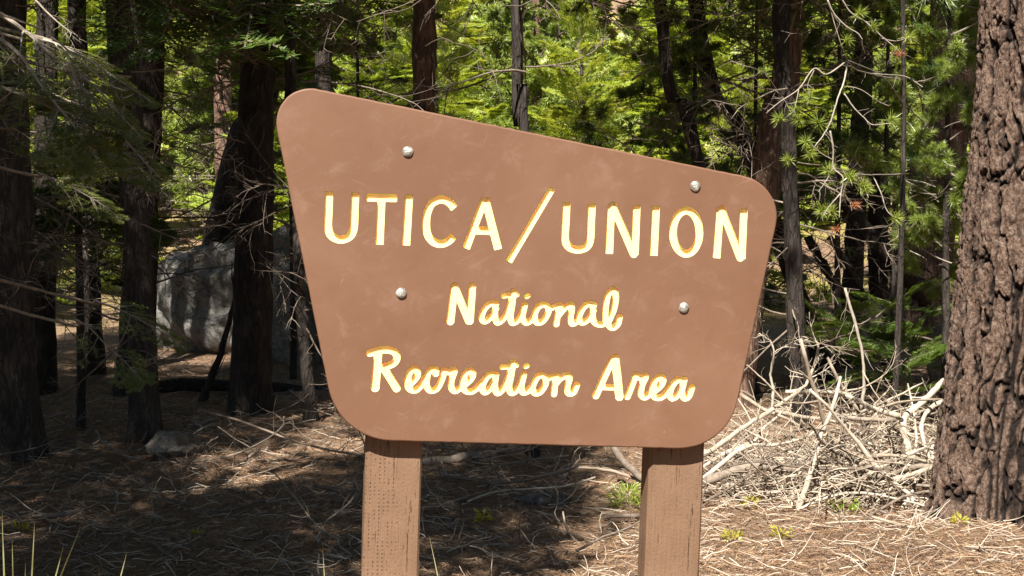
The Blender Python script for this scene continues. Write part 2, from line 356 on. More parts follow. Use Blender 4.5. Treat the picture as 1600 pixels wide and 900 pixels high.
def cr(s, ox, oy, pts): return [(ox + s * x, oy + s * y) for x, y in pts]
k1 = lambda *p: cr(.25, 480, 270, p); k2 = lambda *p: cr(.225, 840, 290, p)
k3 = lambda *p: cr(.2, 680, 430, p); k4 = lambda *p: cr(.16875, 560, 530, p); k5 = lambda *p: cr(.175, 820, 540, p)
G = []    # (points, half width px, square ends, smooth)
def S(pts, hw, sq=False, sm=True): G.append((np.array(catmull(pts, 7) if sm and len(pts) > 2 else pts, float), hw, sq))
a1 = 6.3
S(k1((137, 118), (134, 230), (130, 335), (150, 392), (209, 417), (268, 394), (291, 340), (296, 230), (301, 125)), a1, True)
S(k1((370, 154), (562, 158)), 6.1, True); S(k1((464, 160), (452, 448)), a1, True); S(k1((637, 137), (618, 453)), a1, True)
S(k1((920, 222), (885, 182), (833, 166), (780, 190), (752, 245), (743, 315), (752, 382), (785, 428), (832, 443), (880, 428), (913, 395)), a1, True)
S(k1((1110, 160), (993, 472)), 6.0, True); S(k1((1112, 160), (1194, 478)), 6.3, True); S(k1((1095, 160), (1128, 160)), .6, False)
S(k1((1045, 358), (1150, 362)), 6.4); S(k1((1531, 98), (1260, 555)), 5.3, True)
a2 = 6.1
S(k2((202, 116), (196, 240), (191, 365), (214, 422), (275, 444), (340, 425), (366, 368), (372, 245), (378, 124)), a2, True)
S(k2((512, 133), (497, 473)), a2, True); S(k2((523, 140), (668, 474)), 6.1, False); S(k2((689, 136), (675, 480)), a2, True)
S(k2((823, 143), (807, 486)), a2, True)
el = [(1032 + 92 * math.sin(q), 322 - 150 * math.cos(q) * (1 if True else 1)) for q in np.linspace(0, 2 * math.pi, 33)]
S(k2(*el), a2, False, False)
S(k2((1268, 155), (1243, 503)), a2, True); S(k2((1280, 165), (1408, 500)), 6.0, False); S(k2((1433, 162), (1417, 509)), a2, True)
# script, first line
S(k3((150, 88), (133, 225), (118, 358)), 6.3); S(k3((152, 88), (262, 355)), 6.1); S(k3((290, 88), (270, 355)), 6.1)
h = 5.0
S(k3((476, 222), (430, 220), (385, 262), (362, 325), (384, 358), (432, 328), (474, 262)), h)
S(k3((472, 220), (466, 300), (482, 366), (528, 342), (566, 282), (592, 200), (612, 130)), h)
S(k3((533, 160), (590, 152), (638, 150)), 4.2); S(k3((612, 128), (602, 220), (588, 320), (602, 370), (648, 348), (682, 292), (698, 230)), h)
S(k3((700, 232), (682, 320), (706, 368), (748, 350), (775, 310)), h); S(k3((712, 166), (726, 160)), 3.9)
S(k3((850, 225), (805, 246), (776, 310), (792, 366), (838, 358), (878, 300), (884, 250), (850, 225)), h)
S(k3((860, 228), (900, 256), (950, 236), (976, 242)), 4.4)
S(k3((974, 234), (958, 300), (946, 380)), h); S(k3((958, 318), (1005, 262), (1052, 228), (1068, 250), (1058, 330), (1070, 376), (1105, 362)), h)
S(k3((1240, 232), (1195, 222), (1150, 262), (1124, 328), (1146, 368), (1195, 342), (1236, 276)), h)
S(k3((1236, 226), (1230, 310), (1244, 366), (1290, 384), (1330, 372)), h)
S(k3((1332, 372), (1350, 365), (1394, 270), (1412, 170), (1394, 112), (1352, 150), (1332, 250), (1334, 350), (1378, 408), (1424, 384), (1442, 325)), h)
# second line
S(k4((104, 128), (170, 104), (255, 96), (330, 116), (356, 172), (318, 226), (215, 262)), 5.8); S(k4((180, 125), (170, 280), (154, 448)), 6.8)
S(k4((232, 262), (290, 350), (352, 452)), 6.5)
h = 5.2
S(k4((488, 408), (538, 350), (548, 300), (520, 270), (476, 305), (450, 390), (470, 456), (528, 470), (586, 420), (622, 352)), h)
S(k4((716, 318), (716, 284), (680, 276), (642, 322), (630, 420), (662, 472), (722, 458), (768, 380), (796, 290)), h)
S(k4((790, 288), (836, 302), (888, 288), (862, 372), (858, 440), (890, 476), (940, 452)), h)
S(k4((996, 410), (1046, 360), (1060, 312), (1034, 286), (990, 318), (962, 400), (982, 468), (1040, 484), (1098, 450), (1140, 400)), h)
S(k4((1272, 332), (1222, 322), (1172, 372), (1146, 450), (1170, 488), (1222, 452), (1264, 380)), h)
S(k4((1274, 326), (1262, 420), (1282, 494), (1330, 468), (1376, 380), (1404, 300)), h)
S(k4((1330, 258), (1400, 250), (1462, 240)), 4.2); S(k4((1432, 215), (1414, 330), (1394, 430), (1412, 492), (1460, 474), (1506, 400), (1530, 330)), h)
S(k4((1532, 322), (1508, 430), (1522, 488), (1568, 474), (1606, 430)), h); S(k4((1548, 250), (1562, 244)), 4.1)
S(k5((152, 260), (108, 282), (70, 362), (84, 418), (134, 414), (180, 350), (188, 290), (152, 260)), h); S(k5((0, 420), (36, 402), (62, 366)), 4.6)
S(k5((160, 264), (200, 290), (250, 272), (280, 272)), 4.6); S(k5((280, 268), (268, 350), (260, 430)), h)
S(k5((266, 350), (318, 290), (380, 260), (398, 292), (378, 372), (392, 424), (436, 412), (464, 350)), h)
S(k5((790, 112), (722, 250), (634, 445)), 5.8); S(k5((806, 112), (828, 290), (844, 455)), 6.6); S(k5((704, 368), (822, 372)), 5.0)
S(k5((988, 264), (956, 355), (916, 455)), h); S(k5((985, 262), (1030, 286), (1080, 272), (1046, 352), (1038, 430), (1072, 460), (1122, 424)), h)
S(k5((1152, 408), (1212, 358), (1236, 306), (1212, 274), (1166, 306), (1134, 388), (1154, 452), (1210, 462), (1262, 424), (1294, 380)), h)
S(k5((1420, 312), (1372, 300), (1320, 350), (1294, 428), (1318, 468), (1372, 432), (1412, 356)), h)
S(k5((1424, 304), (1402, 400), (1420, 464), (1462, 452), (1492, 372)), h)

def letter_field(step=.55):
    x0, x1, y0, y1 = 490, 1185, 285, 645
    gx = np.arange(x0, x1, step); gy = np.arange(y0, y1, step); Fd = np.full((len(gy), len(gx)), 9.)
    for pts, hw, sq in G:
        a = pts.copy()
        if sq:
            e0 = unit(a[0] - a[1]); e1 = unit(a[-1] - a[-2]); ends = [(a[0].copy(), e0), (a[-1].copy(), e1)]
            a[0] = a[0] + e0 * hw; a[-1] = a[-1] + e1 * hw
        lo = a.min(0) - hw - 8; hi = a.max(0) + hw + 8
        i0, i1 = np.searchsorted(gx, (lo[0], hi[0])); j0, j1 = np.searchsorted(gy, (lo[1], hi[1]))
        X, Y = np.meshgrid(gx[i0:i1], gy[j0:j1]); d = np.full(X.shape, 1e3)
        for p, q in zip(a[:-1], a[1:]):
            v = q - p; t = np.clip(((X - p[0]) * v[0] + (Y - p[1]) * v[1]) / (v @ v + 1e-9), 0, 1)
            d = np.minimum(d, np.hypot(X - p[0] - t * v[0], Y - p[1] - t * v[1]))
        d = d - hw
        if sq:
            for e, dr in ends:
                pl = (X - e[0]) * dr[0] + (Y - e[1]) * dr[1]; near = np.hypot(X - e[0], Y - e[1]) < hw * 2.6
                # rounded intersection of the stroke with its end plane
                r = 1.2; aa = np.maximum(d + r, 0); bb = np.maximum(pl + r, 0)
                ri = np.minimum(np.maximum(d + r, pl + r), 0) + np.hypot(aa, bb) - r
                d = np.where(near, ri, d)
        Fd[j0:j1, i0:i1] = np.minimum(Fd[j0:j1, i0:i1], d)
    return gx, gy, Fd
def contours(gx, gy, Fd):
    ny, nx = Fd.shape; ins = Fd < 0
    code = ins[:-1, :-1] * 1 + ins[:-1, 1:] * 2 + ins[1:, 1:] * 4 + ins[1:, :-1] * 8
    jj, ii = np.nonzero((code > 0) & (code < 15)); nxt = {}; pt = {}
    def ept(kd, j, i):
        key = (kd, j, i)
        if key not in pt:
            if kd == 0: a, b = Fd[j, i], Fd[j, i + 1]; t = a / (a - b); pt[key] = (gx[i] + t * (gx[i + 1] - gx[i]), gy[j])
            else: a, b = Fd[j, i], Fd[j + 1, i]; t = a / (a - b); pt[key] = (gx[i], gy[j] + t * (gy[j + 1] - gy[j]))
        return key
    T = {1: [(3, 0)], 2: [(0, 1)], 3: [(3, 1)], 4: [(1, 2)], 5: [(3, 2), (1, 0)], 6: [(0, 2)], 7: [(3, 2)], 8: [(2, 3)], 9: [(2, 0)], 10: [(0, 3), (2, 1)], 11: [(2, 1)], 12: [(1, 3)], 13: [(1, 0)], 14: [(0, 3)]}
    for j, i in zip(jj.tolist(), ii.tolist()):
        E = [(0, j, i), (1, j, i + 1), (0, j + 1, i), (1, j, i)]
        for a, b in T[int(code[j, i])]: nxt[ept(*E[a])] = ept(*E[b])
    loops = []
    while nxt:
        k0 = next(iter(nxt)); k = k0; lp = []
        while k in nxt: lp.append(pt[k]); k = nxt.pop(k)
        if len(lp) > 12: loops.append(np.array(lp))
    return loops
def sarea(p): return .5 * np.sum(p[:, 0] * np.roll(p[:, 1], -1) - np.roll(p[:, 0], -1) * p[:, 1])
def inside(pt, poly):
    x, y = pt; a = poly; b = np.roll(poly, -1, 0); c = ((a[:, 1] > y) != (b[:, 1] > y)) & (x < (b[:, 0] - a[:, 0]) * (y - a[:, 1]) / (b[:, 1] - a[:, 1] + 1e-12) + a[:, 0])
    return c.sum() % 2 == 1
def fill(loops, depth):
    """flat even-odd fill of 2D loops -> verts (x, depth, z), tris"""
    cu = bpy.data.curves.new("tmp", 'CURVE'); cu.dimensions = '2D'; cu.fill_mode = 'BOTH'
    for lp in loops:
        sp = cu.splines.new('POLY'); sp.points.add(len(lp) - 1); sp.use_cyclic_u = True
        sp.points.foreach_set("co", np.concatenate([lp, np.zeros((len(lp), 1)), np.ones((len(lp), 1))], 1).ravel())
    ob = bpy.data.objects.new("tmp", cu); C.objects.link(ob); bpy.context.view_layer.update()
    me = bpy.data.meshes.new_from_object(ob.evaluated_get(bpy.context.evaluated_depsgraph_get()))
    co = np.zeros(len(me.vertices) * 3); me.vertices.foreach_get("co", co); co = co.reshape(-1, 3)
    me.calc_loop_triangles(); tr = np.zeros(len(me.loop_triangles) * 3, np.int32); me.loop_triangles.foreach_get("vertices", tr); tr = tr.reshape(-1, 3)
    bpy.data.objects.remove(ob); bpy.data.meshes.remove(me); bpy.data.curves.remove(cu)
    V3 = np.stack([co[:, 0], np.full(len(co), depth), co[:, 1]], -1)
    if len(tr):
        a, b, c = V3[tr[:, 0]], V3[tr[:, 1]], V3[tr[:, 2]]; nn = np.cross(b - a, c - a)[:, 1]; tr = np.where((nn > 0)[:, None], tr[:, ::-1], tr)
    return V3, tr
def ringstrip(mb, rings, flip=False, mi=0, smooth=True):
    n = len(rings[0]); V3 = np.concatenate(rings); i = np.arange(n); j = (i + 1) % n
    Fq = np.concatenate([np.stack([k * n + i, k * n + j, (k + 1) * n + j, (k + 1) * n + i], -1) for k in range(len(rings) - 1)])
    mb.add(V3, Fq[:, ::-1] if flip else Fq, smooth, mi)
def d3(l2, y): return np.stack([l2[:, 0], np.full(len(l2), y), l2[:, 1]], -1)
def lnorm(l):   # outward (away from the filled side, given orientation) unit normals
    t = np.roll(l, -1, 0) - np.roll(l, 1, 0); t = unit(t); return np.stack([t[:, 1], -t[:, 0]], -1)

PT, REC = .040, .0090
def build_sign():
    gx, gy, Fd = letter_field(); loops = contours(gx, gy, Fd)
    L2 = []
    for lp in loops:
        q = loc2(lp[:, 0], lp[:, 1]); q = (np.roll(q, 1, 0) + 2 * q + np.roll(q, -1, 0)) / 4; L2.append(q)
    s0 = [sarea(q) for q in L2]; big = max(s0, key=abs); sg = 1 if big > 0 else -1   # outer loops share the sign of the biggest
    outs = [i for i, s in enumerate(s0) if s * sg > 0]; ins_ = [i for i, s in enumerate(s0) if s * sg < 0]
    # normals pointing away from the recess (recess lies to one side of every loop)
    def away(q): return lnorm(q) * sg
    comp = {i: [] for i in outs}
    for k in ins_:
        for i in outs:
            if inside(L2[k][0], L2[i]): comp[i].append(k); break
    # outline with filleted corners
    cor = [((417, 123), 80), ((1227, 288), 66), ((1136, 703.5), 78), ((529, 687), 82)]; out = []
    for i in range(4):
        c, tl = cor[i]; c = np.array(c, float); pa = unit(np.array(cor[i - 1][0]) - c); pb = unit(np.array(cor[(i + 1) % 4][0]) - c)
        half = math.acos(np.clip(pa @ pb, -1, 1)) / 2; r = tl * math.tan(half); ctr = c + unit(pa + pb) * (tl / math.cos(half))
        p0 = c + pa * tl - ctr; p1 = c + pb * tl - ctr; a0 = math.atan2(p0[1], p0[0]); a1_ = math.atan2(p1[1], p1[0]); da = (a1_ - a0 + math.pi) % (2 * math.pi) - math.pi
        for t in np.linspace(0, 1, 22): out.append(ctr + r * np.array([math.cos(a0 + da * t), math.sin(a0 + da * t)]))
    # straight edges get intermediate points with a trace of hand-cut unevenness
    out = np.array(out); dens = []
    for a, b in zip(out, np.roll(out, -1, 0)):
        m = max(1, int(np.hypot(*(b - a)) / 6)); dens += [a + (b - a) * t for t in np.linspace(0, 1, m, endpoint=False)]
    out = np.array(dens); out = out + .35 * np.stack([vnoise(out[:, 0] * .12, out[:, 1] * .12, 0, 5), vnoise(out[:, 0] * .12, out[:, 1] * .12, 9, 6)], -1)
    O = loc2(out[:, 0], out[:, 1]); on = lnorm(O) * (1 if sarea(O) > 0 else -1)
    b = .0042; mb = MB()
    rim = O - on * b
    Vf, Ft = fill([rim] + [q + away(q) * .0007 for q in L2], 0.); mb.add(Vf, Ft, False)
    flip = sarea(O) < 0
    rings = [d3(O - on * b * (1 - math.sin(t)), b * (1 - math.cos(t))) for t in np.linspace(0, math.pi / 2, 5)] + [d3(O, PT - b), d3(O - on * b, PT)]
    ringstrip(mb, rings, not flip)
    Vb, Fb = fill([rim], PT); mb.add(Vb, Fb[:, ::-1], False)
    for q in L2: ringstrip(mb, [d3(q + away(q) * .0007, 0.), d3(q + away(q) * .0002, .0003), d3(q, .0010)], sarea(q) > 0)
    pn = link("panel", mb.mesh("panel", M['panel']), sign)
    names = {}
    for i in outs:
        mb = MB(); fam = [L2[i]] + [L2[k] for k in comp[i]]
        for q in fam:
            inn = q - away(q) * .0008
            ringstrip(mb, [d3(q, .0010), d3(q - away(q) * .0002, REC - .0006), d3(inn, REC)], sarea(q) > 0, 1)
        Vl, Fl = fill([q - away(q) * .0008 for q in fam], REC); mb.add(Vl, Fl, False, 0)
        w = L2[i][:, 0].max() - L2[i][:, 0].min(); h_ = L2[i][:, 1].max() - L2[i][:, 1].min()
        nm = "lettering" if w > .12 and h_ < .16 else ("letter_dot" if w < .016 else "letter")
        link(nm, mb.mesh(nm, [M['cream'], M['cream']]), sign)
    # posts: behind the panel, chamfered, top hidden behind it
    def post(pl, pr, mat, seed):
        # picture x of left/right front edges at y=720 and 900
        dp = PT + .0005; D = .092
        def pl2(px, py):
            d = ray(px, py); P00 = P0 - n_ * dp; t = ((P00 - CAM) @ n_) / (d @ n_); P = CAM + d * t - ROOT; return P @ U, P @ V
        xl, _ = pl2(pl[0], 720); xr, _ = pl2(pr[0], 720); xl2, _ = pl2(pl[1], 900); xr2, _ = pl2(pr[1], 900)
        x0 = (xl + xl2) / 2; x1 = (xr + xr2) / 2; ztop = 1.45; c = .006; cL = .010
        prof = [(x0 + cL, 0), (x0, cL), (x0, D - c), (x0 + c, D), (x1 - c, D), (x1, D - c), (x1, c), (x1 - c, 0)]
        zs = np.linspace(-.5, ztop, 90); rr = []
        for z in zs:
            w_ = .0012 * np.array([float(vnoise(z * 5, k, seed, 3)) for k in range(8)])
            rr.append(np.array([(x + w_[k], dp + y + abs(w_[k]), z) for k, (x, y) in enumerate(prof)]))
        mb = MB(); ringstrip(mb, rr, False, smooth=False); mb.add(rr[-1], [list(range(8))]); mb.add(rr[0], [list(range(8))[::-1]])
        cx = (x0 + x1) / 2
        for q in mb.v: q[:, 0] -= cx
        return link("post", mb.mesh("post", mat), sign, (cx, 0, 0))
    post((573, 564), (661, 653), M['post_inc'], 1)
    post((1014, 1008), (1101, 1093), M['post'], 2)
    # carriage bolts
    mb = MB(); K, S_ = 8, 28; rings = []
    r0 = .0136
    for k in range(K):
        a = k / (K - 1) * math.pi / 2; rr = r0 * math.cos(a) if k else r0; yy = -.0018 - .0066 * math.sin(a)
        if k == K - 1: rr = .0004
        th = np.linspace(0, 2 * math.pi, S_, endpoint=False); wv = 1 + .03 * np.sin(th * 3 + k) + .02 * np.sin(th * 5)
        rings.append(np.stack([rr * wv * np.cos(th), np.full(S_, yy) + .0004 * np.sin(3 * th + k), rr * wv * np.sin(th)], -1))
    rings = [np.stack([rings[0][:, 0] * .96, np.zeros(S_), rings[0][:, 2] * .96], -1)] + rings
    ringstrip(mb, rings, False); mb.add(rings[-1], [list(range(S_))]); bm_ = mb.mesh("bolt", M['bolt'])
    for i, (px, py) in enumerate(((637, 237), (1086, 291), (627, 458), (1068, 481))):
        p = loc2(px, py); link("bolt", bm_, sign, (p[0], 0, p[1]), (0, i * 1.7, 0))
build_sign()

# ------------------------------------------------------------------ foliage pieces
def needle_tris(P, Tn, Sd, ln, wd):
    """P base points, Tn growth directions, Sd width directions"""
    n = len(P); V3 = np.stack([P - Sd * wd[:, None] / 2, P + Sd * wd[:, None] / 2, P + Tn * ln[:, None]], 1).reshape(-1, 3)
    return V3, np.arange(3 * n).reshape(-1, 3)
def comb(P, m, rg, ln, wd, up=.25, plane=np.array([0, 0, 1.]), lo=.04):
    """needles in two combed rows along polylines"""
    N = len(P); t = np.tile(np.linspace(lo, 1, m), (N, 1)) + rg.uniform(-.5, .5, (N, m)) / m; t = np.clip(t, 0, 1)
    pos, tan = sample(P, t); out = []
    for sgn in (1, -1):
        side = unit(np.cross(tan, plane)) * sgn; d = unit(tan * rg.uniform(.35, .8, (N, m, 1)) + side + plane * (up + rg.normal(0, .22, (N, m, 1))))
        l = ln * rg.uniform(.7, 1.15, N * m); out.append(needle_tris(pos.reshape(-1, 3), d.reshape(-1, 3), unit(tan).reshape(-1, 3), l, np.full(N * m, wd) * rg.uniform(.8, 1.2, N * m)))
    return out
def fir_bough(seed, n1=22, n2=6, m2=4, ln=.045, wd=.011, wob=.05):
    rg = np.random.default_rng(seed); mb = MB()
    ax = polylines(np.zeros((1, 3)), np.array([[1., 0, -.02]]), np.array([1.]), 12, rg, wob, -.02)
    tubes(mb, ax, np.linspace(.012, .003, 12)[None], 4, 1)
    up = np.array([0, 0, 1.])
    t1, p1, d1 = children(ax, n1, rg, .12, .99, 58, up, 7); L1 = (.10 + .46 * (1 - t1) ** .8 * sstep(0, .25, t1)) * rg.uniform(.75, 1.15, len(t1))
    s1 = polylines(p1, d1 + np.array([0, 0, -.06]), L1, 6, rg, .07, -.02); tubes(mb, s1, np.linspace(.0045, .0015, 6)[None] * np.ones((len(s1), 1)), 3, 1, cap=False)
    t2, p2, d2 = children(s1, n2, rg, .15, .97, 50, up, 8); L2 = np.repeat(L1, n2) * (.12 + .38 * (1 - t2)); s2 = polylines(p2, d2, L2, 4, rg, .06, -.01)
    for V3, Fc in comb(ax, 30, rg, ln, wd, lo=.15) + comb(s1, 11, rg, ln, wd) + comb(s2, m2, rg, ln * .95, wd): mb.add(V3, Fc)
    return mb
def tuft(mb, P, D, rg, n=44, ln=.06, wd=.0032, mi=0, back=.05):
    """radial pine needles round shoot ends P pointing D"""
    N = len(P); s = rg.uniform(0, 1, (N, n, 1)); base = P[:, None] - D[:, None] * s * back
    a = unit(rg.normal(0, 1, (N, n, 3))); d = unit(a * 1.0 + D[:, None] * rg.uniform(.2, 1.3, (N, n, 1))); sd = unit(np.cross(d, rg.normal(0, 1, (N, n, 3))))
    V3, Fc = needle_tris(base.reshape(-1, 3), d.reshape(-1, 3), sd.reshape(-1, 3), ln * rg.uniform(.75, 1.1, N * n), np.full(N * n, wd)); mb.add(V3, Fc, False, mi)
def pine_bough(seed, n1=9, n2=3, n=30, ln=.085, wd=.007):
    rg = np.random.default_rng(seed); mb = MB()
    ax = polylines(np.zeros((1, 3)), np.array([[1., 0, .1]]), np.array([1.]), 12, rg, .09, .015); tubes(mb, ax, np.linspace(.014, .004, 12)[None], 4, 1)
    t1, p1, d1 = children(ax, n1, rg, .3, .98, 45, np.array([0, 0, 1.]), 14); L1 = .12 + .36 * (1 - t1) * rg.uniform(.6, 1.2, len(t1)); s1 = polylines(p1, d1 + np.array([0, 0, .15]), L1, 6, rg, .12, .03)
    tubes(mb, s1, np.linspace(.006, .003, 6)[None] * np.ones((len(s1), 1)), 3, 1, cap=False)
    t2, p2, d2 = children(s1, n2, rg, .3, .95, 45, None, 14); s2 = polylines(p2, d2, np.repeat(L1, n2) * .4, 4, rg, .1, .03)
    tubes(mb, s2, np.linspace(.004, .002, 4)[None] * np.ones((len(s2), 1)), 3, 1, cap=False)
    E = np.concatenate([ax[:, -1], s1[:, -1], s2[:, -1]]); D = unit(np.concatenate([ax[:, -1] - ax[:, -2], s1[:, -1] - s1[:, -2], s2[:, -1] - s2[:, -2]]))
    tuft(mb, E, D, rg, n, ln, wd, 0, .09); return mb
def stack_mb(mb): # one list of (V, F, mi)
    return [(v, f - o, m_, s_) for v, f, m_, s_, o in zip(mb.v, mb.f, mb.mi, mb.sm, np.concatenate([[0], np.cumsum([len(v) for v in mb.v])[:-1]]))]
def flat(mb):
    V3 = np.concatenate(mb.v); tris = []; mis = []
    for f, m_ in zip(mb.f, mb.mi):
        if f.shape[1] == 3: tris.append(f); mis.append(m_)
        elif f.shape[1] == 4: tris += [f[:, :3], f[:, [0, 2, 3]]]; mis += [m_, m_]
    return V3, np.concatenate(tris), np.concatenate(mis)
def rotm(az, pitch, roll):
    ca, sa, cp, sp, crr, sr = math.cos(az), math.sin(az), math.cos(pitch), math.sin(pitch), math.cos(roll), math.sin(roll)
    return np.array([[ca, -sa, 0], [sa, ca, 0], [0, 0, 1]]) @ np.array([[cp, 0, -sp], [0, 1, 0], [sp, 0, cp]]) @ np.array([[1, 0, 0], [0, crr, -sr], [0, sr, crr]])
def place(mb, T, az, pitch, roll, sc, off):
    V3, F3, mi = T; Q = V3 * sc @ rotm(az, pitch, roll).T + np.asarray(off)
    for m_ in (0, 1):
        pass
    mb.v.append(Q); mb.f.append(F3 + mb.n); mb.sm.append(np.full(len(F3), False)); mb.mi.append(mi); mb.n += len(Q)
FIRB = [flat(fir_bough(100 + k)) for k in range(4)]
PINB = [flat(pine_bough(200 + k)) for k in range(4)]
PINF = [flat(pine_bough(220 + k, 9, 3, 26, .12, .020)) for k in range(3)]
FIRF = [flat(fir_bough(120 + k, 16, 4, 3, .085, .030, .06)) for k in range(4)]
def crown(seed, T, H, Rb, nb, mats, name, droop=(-22, 18), pw=.8):
    rg = np.random.default_rng(seed); mb = MB()
    for k in range(nb):
        f = ((k + rg.uniform(0, 1)) / nb) ** .85; z = H * f; r = Rb * (1 - f) ** pw * rg.uniform(.65, 1.2) + .22
        place(mb, T[rg.integers(len(T))], k * 2.39996 + rg.normal(0, .35), R_(droop[0] + (droop[1] - droop[0]) * f + rg.normal(0, 8)), rg.normal(0, .25), r, (0, 0, z))
    return mb.mesh(name, mats)
CR_FIR = [crown(s, FIRB, 1., .30, 84, [M['fir'], M['dead_wood']], "crown_fir") if False else crown(s, FIRB, 6., 1.75, 84, [M['fir'], M['dead_wood']], "crown") for s in (1, 2, 3)]
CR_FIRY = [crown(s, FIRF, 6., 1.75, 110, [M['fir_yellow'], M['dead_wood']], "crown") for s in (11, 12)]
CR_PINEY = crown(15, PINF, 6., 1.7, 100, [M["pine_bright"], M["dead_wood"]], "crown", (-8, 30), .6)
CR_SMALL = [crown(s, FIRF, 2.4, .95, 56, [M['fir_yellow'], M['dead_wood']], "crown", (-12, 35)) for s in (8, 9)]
CR_PINE = [crown(s, PINB, 6., 1.7, 90, [M['pine'], M['dead_wood']], "crown", (-8, 30), .6) for s in (5, 6)]

def dead_set(seed, n, zlo, zhi, lmin, lmax, rad=.0075, levels=2, nc=(7, 4)):
    rg = np.random.default_rng(seed); mb = MB(); az = rg.uniform(0, 2 * np.pi, n); z = rg.uniform(zlo, zhi, n)
    P0_ = np.stack([0 * az, 0 * az, z], -1); D = np.stack([np.cos(az), np.sin(az), rg.uniform(-.45, .25, n)], -1); L = rg.uniform(lmin, lmax, n)
    p = polylines(P0_, D, L, 9, rg, .12, -.03); tubes(mb, p, np.linspace(1, .3, 9)[None] * rad * rg.uniform(.6, 1.3, (n, 1)), 4, cap=False)
    q, LL, r = p, L, rad * .5
    for lv in range(levels):
        t, pp, dd = children(q, nc[lv], rg, .25, .98, 48, None, 15); LL = np.repeat(LL, nc[lv]) * (.22 + .3 * (1 - t)) * rg.uniform(.6, 1.3, len(t))
        q = polylines(pp, dd, LL, 6, rg, .16, -.02); tubes(mb, q, np.linspace(1, .4, 6)[None] * r * np.ones((len(q), 1)), 3, cap=False); r *= .65
    return mb.mesh("dead_branches", M['dead_wood'])
DEAD = [dead_set(40, 26, .5, 3.6, .5, 1.3), dead_set(41, 30, .4, 3.8, .4, 1.1), dead_set(42, 22, .8, 4.2, .6, 1.5, .009)]

def trunk_mesh(path, rad, mat, S_=20, seed=0, amp=.012, ring=.10):
    """path (K,3) local, rad (K)"""
    P = catmull(path, 10); rr = np.interp(np.linspace(0, 1, len(P)), np.linspace(0, 1, len(rad)), rad)
    seg = np.linalg.norm(np.diff(P, axis=0), axis=1); s = np.concatenate([[0], np.cumsum(seg)]); n = int(s[-1] / ring) + 2
    # denser low down
    q = np.linspace(0, 1, n) ** 1.35 * s[-1]; P = np.stack([np.interp(q, s, P[:, k]) for k in range(3)], -1); rr = np.interp(q, s, rr)
    th = np.linspace(0, 2 * np.pi, S_, endpoint=False); X, Zq = np.meshgrid(th, P[:, 2])
    f = fbm(np.cos(X) * 2.2 + seed * 7, np.sin(X) * 2.2, Zq * 1.4, 4, seed)
    Rr = rr[:, None] * (1 + .05 * f) + amp * fbm(np.cos(X) * 6, np.sin(X) * 6 + seed, Zq * 5, 3, seed + 3)
    Vv = np.stack([P[:, 0:1] + Rr * np.cos(X), P[:, 1:2] + Rr * np.sin(X), Zq], -1); mb = MB(); ringstrip(mb, [v for v in Vv]); mb.add(Vv[-1], [list(range(S_))])
    return mb.mesh("trunk", mat)
def tree(name, label, cat, pxt, pxb, Y, wpx, H, bark, crown_=None, zc=3., cs=1., dead=None, group=None, wtop=None, seed=0, bend=0., S_=20, dscale=1.):
    """trunk from picture columns: pxt at the top row of the frame, pxb at its foot, both at distance Y"""
    b = gp(pxb, Y); top = at(pxt, 0, Y); h0 = top[2] - b[2]; lean = (top[0] - b[0]) / h0; r = wpx / 2 / F_PX * Y
    zz = np.array([-.15, .12, .5, 1.2, 2.2, h0, H]); path = np.stack([lean * zz * np.where(zz > h0, (h0 + (zz - h0) * .3) / np.maximum(zz, .01), 1) + bend * np.sin(np.clip(zz / h0, 0, 1) * np.pi), .02 * zz * math.sin(seed), zz], -1)
    root = empty(name, tuple(b), label, cat, group)
    link("trunk", trunk_mesh(path, [r * 1.55, r * 1.25, r * 1.05, r, r * .97, r * .92, max(.012, r * .25)], bark, S_, seed), root)
    if crown_: link("crown", crown_, root, (lean * h0, 0, zc), (0, 0, seed * 1.3), (cs, cs, (H * 1.02 - zc) / (2.4 if crown_ in CR_SMALL else 6.)))
    if dead is not None: link("dead_branches", dead, root, (lean * 1.2, 0, 0), (0, 0, seed * 2.1), (dscale, dscale, 1))
    return root

BG = "dark conifer trunks standing behind the sign"
tree("fir_tree", "wide dark trunk cut by the left edge of the picture", "tree", -10, 2, 9.4, 92, 8.6, M['bark_grey'], CR_FIR[0], 3.1, 1.0, DEAD[0], seed=1, S_=40)
tree("fir_tree", "straight grey trunk in shade left of the boulder, second tree from the left edge", "tree", 183, 222, 9.9, 42, 8.4, M['bark_grey'], CR_FIR[1], 3.1, .75, DEAD[1], seed=2, bend=.02, S_=32)
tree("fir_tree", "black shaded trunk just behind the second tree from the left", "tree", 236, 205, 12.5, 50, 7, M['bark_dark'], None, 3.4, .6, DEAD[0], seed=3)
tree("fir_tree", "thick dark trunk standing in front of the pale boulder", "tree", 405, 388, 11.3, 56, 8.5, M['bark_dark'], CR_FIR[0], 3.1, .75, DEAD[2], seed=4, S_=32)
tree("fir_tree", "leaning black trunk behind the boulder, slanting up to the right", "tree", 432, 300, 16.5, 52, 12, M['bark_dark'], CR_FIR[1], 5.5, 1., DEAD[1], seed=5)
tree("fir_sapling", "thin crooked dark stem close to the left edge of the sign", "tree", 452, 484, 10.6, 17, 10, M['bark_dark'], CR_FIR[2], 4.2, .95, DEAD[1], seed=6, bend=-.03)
tree("pine_tree", "reddish brown trunk rising above the top edge of the sign, left of its middle", "tree", 664, 648, 12.6, 38, 11, M['bark_red'], CR_FIR[2], 5.2, 1.0, DEAD[2], seed=7)
tree("fir_sapling", "thin dark stem rising straight above the top edge of the sign near its middle", "tree", 806, 832, 9.4, 16, 11, M['bark_dark'], CR_FIR[1], 4.9, 1.0, DEAD[1], seed=8, bend=.03)
